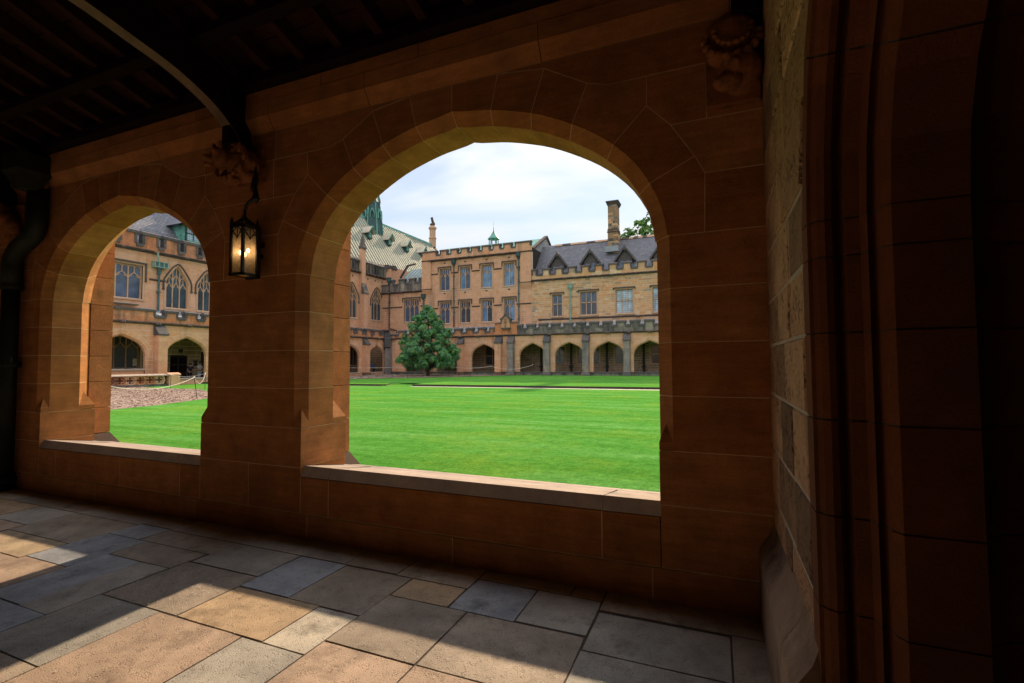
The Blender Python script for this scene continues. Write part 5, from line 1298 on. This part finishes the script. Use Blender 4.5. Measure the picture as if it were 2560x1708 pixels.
# raised far lawn with a cut turf edge, in two pieces divided by a worn ramp
def raised(poly, z):
    n = len(poly); V = [(x, y, z) for x, y in poly]+[(x, y, -.2) for x, y in poly]
    F = [tuple(range(n))]+[(n+k, n+(k+1) % n, (k+1) % n, k) for k in range(n)]
    o = mesh('far_lawn', V, F, [GM, M['earth']], None, [0]+[1]*n); o['kind'] = 'structure'
raised([(-18.5, 27.3), (45, 28.5), (45, 50), (-20, 50)], .10)
raised([(-37.5, 26.2), (-20.3, 26.9), (-21.9, 30.2), (-30, 45), (-37.5, 45)], .10)
mesh('grass_ramp', [(-20.4, 26.3, -.015), (-18.4, 26.6, -.015), (-18.5, 31, .095), (-24.5, 40, .105), (-22.0, 30, .095)], [(0, 1, 2, 3, 4)], GM)['kind'] = 'structure'
sheet('grass_strip', [(-20.5, 29), (-18.5, 29), (-19, 50), (-36, 50), (-36, 40)], .092, GM)
# short blades over the nearer lawn
def blades():
    g = np.random.default_rng(4); n = 300000
    # density falls with distance
    u = g.random(n); y = 4.05*np.power(17/4.05, u**.8); x = -y*1.12-1.5+g.random(n)*(y*1.12+2.0)
    keep = (x > -24) & (x < .8); x = x[keep]; y = y[keep]; n = len(x)
    h = g.uniform(.010, .024, n); w = g.uniform(.0014, .0026, n)*(1+y*.08); a = g.uniform(0, PI, n); lx = g.normal(0, .014, n); ly = g.normal(.0, .014, n)
    V = np.empty((n, 3, 3)); dx = np.cos(a)*w; dy = np.sin(a)*w
    V[:, 0] = np.stack([x-dx, y-dy, np.full(n, -.032)], 1); V[:, 1] = np.stack([x+dx, y+dy, np.full(n, -.032)], 1); V[:, 2] = np.stack([x+lx, y+ly, -.03+h], 1)
    me = bpy.data.meshes.new('grass'); me.vertices.add(3*n); me.vertices.foreach_set('co', V.ravel()); me.loops.add(3*n); me.loops.foreach_set('vertex_index', np.arange(3*n))
    me.polygons.add(n); me.polygons.foreach_set('loop_start', np.arange(0, 3*n, 3)); me.update(calc_edges=True); me.materials.append(GB)
    o = bpy.data.objects.new('grass', me); o['kind'] = 'stuff'; o['label'] = 'short mown grass blades on the near lawn'; link(o)
blades()
# mulch beds
def in_poly(x, y, P):
    c = False
    for (ax, ay), (bx, by) in zip(P, P[1:]+P[:1]):
        if (ay > y) != (by > y) and x < (bx-ax)*(y-ay)/(by-ay)+ax: c = not c
    return c
def bed(P, z, n, smin, smax, seed, near=None):
    sheet('mulch_bed', P, z, M['soilbed']); r = random.Random(seed); V = []; F = []
    xs = [p[0] for p in P]; ys = [p[1] for p in P]; k = 0
    while k < n:
        x, y = r.uniform(min(xs), max(xs)), r.uniform(min(ys), max(ys))
        if not in_poly(x, y, P): continue
        k += 1; s = r.uniform(smin, smax); a = r.uniform(0, PI); c, sn = math.cos(a), math.sin(a); w = s*r.uniform(.3, .6); b = len(V); zz = z+r.uniform(.004, .03)
        for px, py in ((-s, -w), (s, -w), (s, w), (-s, w)): V.append((x+px*c-py*sn, y+px*sn+py*c, zz+r.uniform(-.012, .022)))
        F.append((b, b+1, b+2, b+3))
    mesh('bark_mulch', V, F, M['chip'], None, kind='stuff')['label'] = 'loose bark mulch covering a bed beside the cloister'
bed([(-37.5, 4), (-17.0, 4), (-18.9, 10.1), (-19.35, 11.9), (-20.85, 14.9), (-24, 17.6), (-29, 20.2), (-33, 20.2), (-37.5, 21.5)], -.012, 26000, .018, .05, 5)
bed([(-37.5, 34), (-30.2, 34), (-28.6, 37), (-25.0, 40.7), (-20.0, 49.4), (-37.5, 49.6)], .118, 9000, .05, .10, 6)

# rope barrier ----------------------------------------------------------------
def post(x, y, z, lean, label, h=.95):
    t = thing('rope_post', label, 'post', (x, y, z), 0, 'posts of the rope barrier')
    MB().tube([(0, 0, -.03), (lean*.5, 0, h*.5), (lean, 0, h)], .016, 6).build('stake', M['post'], t); MB().lathe([(.012, h-.03), (.032, h), (.028, h+.035), (.008, h+.05)], 8, (lean, 0)).build('knob', M['rope'], t)
    return Vector((x+lean, y, z+h))
def rope(a, b, sag, label, r=.008):
    P = [a.lerp(b, k/18)-Vector((0, 0, sag*4*(k/18)*(1-k/18))) for k in range(19)]
    o = MB().tube(P, r, 6).build('rope', M['rope'], smooth=True); tag(o, label, 'rope', 'ropes of the barrier')
p0 = post(-17.3, 8.9, -.02, -.05, 'leaning rope post at the near end of the left mulch bed, mostly behind the pier')
p1 = post(-20.83, 14.42, -.02, -.22, 'leaning rope post on the lawn edge seen through the left arch')
p2 = post(-28.67, 20.31, .0, .02, 'upright rope post by the right edge of the left arch view')
p3 = post(-31.8, 20.27, .0, .02, 'short rope post at the end of the quatrefoil balustrade', .85)
rope(p0, p1, .32, 'white rope swagging across the mulch in the left arch'); rope(p1, p2, .42, 'white rope running back from the leaning post'); rope(p2, p3, .15, 'short white rope near the two people')
q0 = post(-38.0, 42.6, .1, 0, 'rope post left of the magnolia by the wing'); q1 = post(-32.41, 44.85, .1, 0, 'rope post just left of the magnolia crown'); q2 = post(-26.21, 45.34, .1, 0, 'rope post just right of the magnolia trunk', 1.0)
q3 = post(-22.3, 47.6, .1, 0, 'rope post in front of the bare arch right of the tree', 1.0); q4 = post(-18.1, 49.0, .1, .1, 'last rope post at the right end of the mulch bed', 1.15)
rope(q0, q1, .05, 'white rope stretched left of the magnolia', .013); rope(q1, q2, .12, 'white rope passing in front of the magnolia trunk', .013); rope(q2, q3, .18, 'white rope right of the magnolia', .013); rope(q3, q4, .4, 'slack white rope at the right end of the barrier', .013)

# trees ------------------------------------------------------------------------
def leaf_mat(name, stops, rough=.4):
    m, N, L, B = new_mat(name); ge = N.new('ShaderNodeNewGeometry')
    r = ramp(N, stops); L.new(ge.outputs['Random Per Island'], r.inputs[0])
    n = noise_node(N, L, ge.outputs['Position'], 1.6, 3, .6); r2 = ramp(N, [(.32, (.7, .8, .9)), (.55, (1.1, 1.1, 1.0)), (.66, (1.9, 1.55, .9))]); L.new(n.outputs[0], r2.inputs[0])
    c = mixc(N, L, 1.0, r.outputs[0], r2.outputs[0], 'MULTIPLY'); L.new(c, B.inputs['Base Color']); B.inputs['Roughness'].default_value = rough; B.inputs['Specular IOR Level'].default_value = .5
    tl = N.new('ShaderNodeBsdfTranslucent'); L.new(c, tl.inputs[0]); mx = N.new('ShaderNodeMixShader'); mx.inputs[0].default_value = .25; out = N['Material Output']
    L.new(B.outputs[0], mx.inputs[1]); L.new(tl.outputs[0], mx.inputs[2]); L.new(mx.outputs[0], out.inputs[0]); return m
ML = leaf_mat('magnolia_leaf', [(0, (.06, .17, .10)), (.35, (.085, .26, .13)), (.65, (.12, .34, .14)), (.82, (.12, .32, .09)), (.94, (.24, .42, .07)), (1, (.24, .19, .08))], .33)
PLf = leaf_mat('plane_leaf', [(0, (.06, .15, .03)), (.5, (.09, .22, .04)), (1, (.15, .30, .06))], .6)
def rosette(V, F, c, d, ln, wd, n, r):
    d = d.normalized(); u = d.orthogonal().normalized(); v = d.cross(u)
    for k in range(n):
        t = 2*PI*k/n+r.uniform(-.4, .4); o = (u*math.cos(t)+v*math.sin(t)); e = (o+d*r.uniform(-.25, .45)-Vector((0, 0, r.uniform(.2, .6)))).normalized(); s = e.cross(d); s = (s if s.length > .1 else u).normalized()
        l = ln*r.uniform(.7, 1.15); w = wd*r.uniform(.8, 1.2); b = len(V); m = c+e*l*.5+Vector((0, 0, .02)); tip = c+e*l-Vector((0, 0, l*.25))
        V += [tuple(c), tuple(m+s*w), tuple(tip), tuple(m-s*w)]; F += [(b, b+1, b+2), (b, b+2, b+3)]
def tree(name, label, loc, h, prof, trunk_r, clumps, per, leaf, ln, wd, seed, clear, cr, squash=.8):
    """prof(z) -> crown radius; foliage grows as clumps of leaf rosettes on the ends of limbs"""
    r = random.Random(seed); t = thing(name, label, 'tree', loc); tk = MB()
    tk.tube([(0, 0, -.3), (.02, 0, clear), (.06, .03, h*.45), (.03, .02, h*.72), (0, .02, h*.93)], [trunk_r*1.3, trunk_r, trunk_r*.62, trunk_r*.35, trunk_r*.1], 9)
    V = []; F = []
    for k in range(clumps):
        f = ((k+.5)/clumps)**1.12; z = clear+(h-clear)*f; R = prof(z); a = k*2.39996+r.uniform(-.35, .35); q = r.uniform(.2, 1.2)**.55
        c = Vector((R*q*math.cos(a), R*q*math.sin(a), z+r.uniform(-.25, .25))); rc = cr*r.uniform(.62, 1.25)*(1-.45*f)
        zb = max(clear*.8, c.z-R*q*.55); w = trunk_r*.3*(1-f*.7)
        tk.tube([(0, 0, zb), (c.x*.5, c.y*.5, zb+(c.z-zb)*.4), tuple(c)], [w, w*.6, w*.2], 5)
        for j in range(int(per*(rc/cr)**2)):
            d = Vector((r.gauss(0, 1), r.gauss(0, 1), r.gauss(0, 1))).normalized()
            if d.z < -.3 and r.random() < .5: d.z = -d.z
            p = c+Vector((d.x, d.y, d.z*squash))*rc*r.uniform(.55, 1.12)
            rosette(V, F, p, d+Vector((0, 0, .35)), ln, wd, r.randint(5, 8), r)
    tk.build('trunk', M['trunk'], t)
    mesh('crown', V, F, leaf, t); return t
def mag(z):
    P = [(.6, 1.9), (1.2, 2.5), (2.2, 2.78), (3.2, 2.68), (4.3, 2.3), (5.4, 1.75), (6.4, 1.05), (7.6, .2)]
    for (a, ra), (b, rb_) in zip(P[:-1], P[1:]):
        if z <= b: return ra+(rb_-ra)*max(0, (z-a)/(b-a))
    return .1
tree('magnolia_tree', 'dense evergreen magnolia standing in the mulch bed before the far cloister', (-28.1, 44.3, .1), 7.3, mag, .15, 165, 46, ML, .24, .045, 23, 1.1, .52)
def rnd_crown(z): return 6.6*math.sqrt(max(.02, 1-((z-17)/8.4)**2))
tree('plane_tree', 'bright leafy tree top showing behind the slate roof', (-7.2, 79, 0), 25.2, rnd_crown, .45, 150, 30, PLf, .42, .16, 33, 10.5, 1.25)

# people in the far walks -----------------------------------------------------
skin = plain('skin', (.45, .26, .17), .6, var=.1); hairm = plain('dark_hair', (.02, .014, .01), .6)
def skinned(name, nodes, edges, mat, parent, sub=1):
    me = bpy.data.meshes.new(name); me.from_pydata([n[0] for n in nodes], edges, []); o = bpy.data.objects.new(name, me); link(o, parent); me.materials.append(mat)
    md = o.modifiers.new('skin', 'SKIN'); md.use_smooth_shade = True
    sv = me.skin_vertices[0].data
    for k, n in enumerate(nodes):
        r = n[1]; sv[k].radius = r if isinstance(r, tuple) else (r, r)
    sv[0].use_root = True
    ms = o.modifiers.new('subdivision', 'SUBSURF'); ms.levels = sub; ms.render_levels = sub
    return o
def person(loc, rz, label, shirt, trousers, lean=0., arm=(.25, .1), sc=1., bag=None, step=.08):
    t = thing('person', label, 'person', loc, rz); t.scale = (sc, sc, sc)
    # joints; facing -y
    L = lean; chest = (0, -.02-L*.35, 1.28); neck = (0, -.03-L*.55, 1.46); head = (0, -.06-L*.75, 1.60); crown = (0, -.05-L*.8, 1.69)
    J = [((0, 0, .95), .125), ((0, -L*.15, 1.1), (.13, .11)), (chest, (.15, .12)), (neck, .055), (head, .085), (crown, .07)]; E = [(0, 1), (1, 2), (2, 3), (3, 4), (4, 5)]
    for s, f in ((-1, arm[0]), (1, arm[1])):
        b = len(J); sh = (s*.19, chest[1], 1.39); el = (s*.24, chest[1]-f*.4, 1.12); wr = (s*.22, chest[1]-f*1.4, .92+f*.35); hd = (s*.215, wr[1]-.06, wr[2]-.05)
        J += [(sh, .06), (el, .042), (wr, .03), (hd, .034)]; E += [(2, b), (b, b+1), (b+1, b+2), (b+2, b+3)]
        for q in range(4): J.append(((hd[0]+s*(q-1.5)*.017, hd[1]-.05, hd[2]-.05-.008*(1.5-abs(q-1.5))), .009)); E.append((b+3, b+4+q))
        J.append(((hd[0]-s*.035, hd[1]-.045, hd[2]-.005), .01)); E.append((b+3, b+8))
    for s, f in ((-1, step), (1, -step)):
        b = len(J); J += [((s*.09, 0, .88), .09), ((s*.10, -f*.6-.02, .49), .062), ((s*.10, -f*.9+.03, .09), .043), ((s*.11, -f*.9-.13, .04), (.045, .035))]; E += [(0, b), (b, b+1), (b+1, b+2), (b+2, b+3)]
    skinned('body', J, E, skin, t)
    S = [((0, -L*.05, .93), (.15, .135)), ((0, -L*.15, 1.1), (.155, .13)), (chest, (.17, .135)), ((0, neck[1], 1.41), .075)]; SE = [(0, 1), (1, 2), (2, 3)]
    for s, f in ((-1, arm[0]), (1, arm[1])):
        b = len(S); S += [((s*.2, chest[1], 1.38), .075), ((s*.235, chest[1]-f*.28, 1.18), .062)]; SE += [(2, b), (b, b+1)]
        if bag: S.append(((s*.225, chest[1]-f*1.15, .98+f*.3), .05)); SE.append((b+1, b+2))
    skinned('top', S, SE, shirt, t)
    T = [((0, 0, .93), (.145, .13))]; TE = []
    for s, f in ((-1, step), (1, -step)):
        b = len(T); T += [((s*.092, 0, .84), .105), ((s*.10, -f*.6-.02, .49), .078), ((s*.10, -f*.9+.03, .12), .062)]; TE += [(0, b), (b, b+1), (b+1, b+2)]
    skinned('trousers', T, TE, trousers, t)
    MB().lathe([(.02, head[2]-.06), (.085, head[2]-.02), (.098, head[2]+.05), (.085, head[2]+.11), (.03, head[2]+.14)], 10, (head[0], head[1]+.025)).build('hair', hairm, t, smooth=True)
    MB().lathe([(.004, head[2]-.03), (.014, head[2]-.015), (.006, head[2]+.02)], 6, (head[0], head[1]-.095)).build('nose', skin, t)
    if bag: MB().box(-.15, .15, chest[1]+.10, chest[1]+.26, 1.0, 1.42).build('backpack', bag, t)
    return t
person((-39.35, 27.35, .0), PI*.62, 'person in a pale grey t-shirt and light jeans facing left by the doors', plain('grey_tshirt', (.62, .64, .70), .8), plain('light_jeans', (.52, .64, .82), .8), .05, (.25, .2), 1.0)
person((-39.6, 26.75, .0), PI*.4, 'person in dark clothes beside the dark doors', plain('navy_top', (.02, .022, .05), .8), plain('black_trousers', (.015, .015, .02), .8), .12, (.35, .3), .93)
person((-39.2, 49.45, .0), -PI*.35, 'person in a bright blue jacket bending in the dark corner arch', plain('blue_jacket', (.06, .22, .55), .7), plain('dark_trousers', (.03, .035, .06), .8), .55, (.35, .2), .98, bag=plain('blue_bag', (.05, .15, .4), .8))

# small litter on the paving ------------------------------------------------------
r = random.Random(9); V = []; F = []
for k in range(420):
    if k < 230: x, y = r.gauss(-3.42, .22), r.gauss(2.18, .17)
    elif k < 300: x, y = r.gauss(-1.0, .25), r.gauss(2.15, .12)
    else: x, y = r.uniform(-6, .2), r.uniform(1.4, 3.1)
    s = r.uniform(.002, .007); a = r.uniform(0, PI); b = len(V)
    for q in range(4): V.append((x+s*math.cos(a+q*PI/2)*(1 if q % 2 else .6), y+s*math.sin(a+q*PI/2)*(1 if q % 2 else .6), .0045+r.uniform(0, .003)))
    F.append((b, b+1, b+2, b+3))
mesh('plaster_flakes', V, F, plain('pale_flake', (.6, .62, .66), .8), None, kind='stuff')['label'] = 'pale flakes and grit scattered on the flagstones'
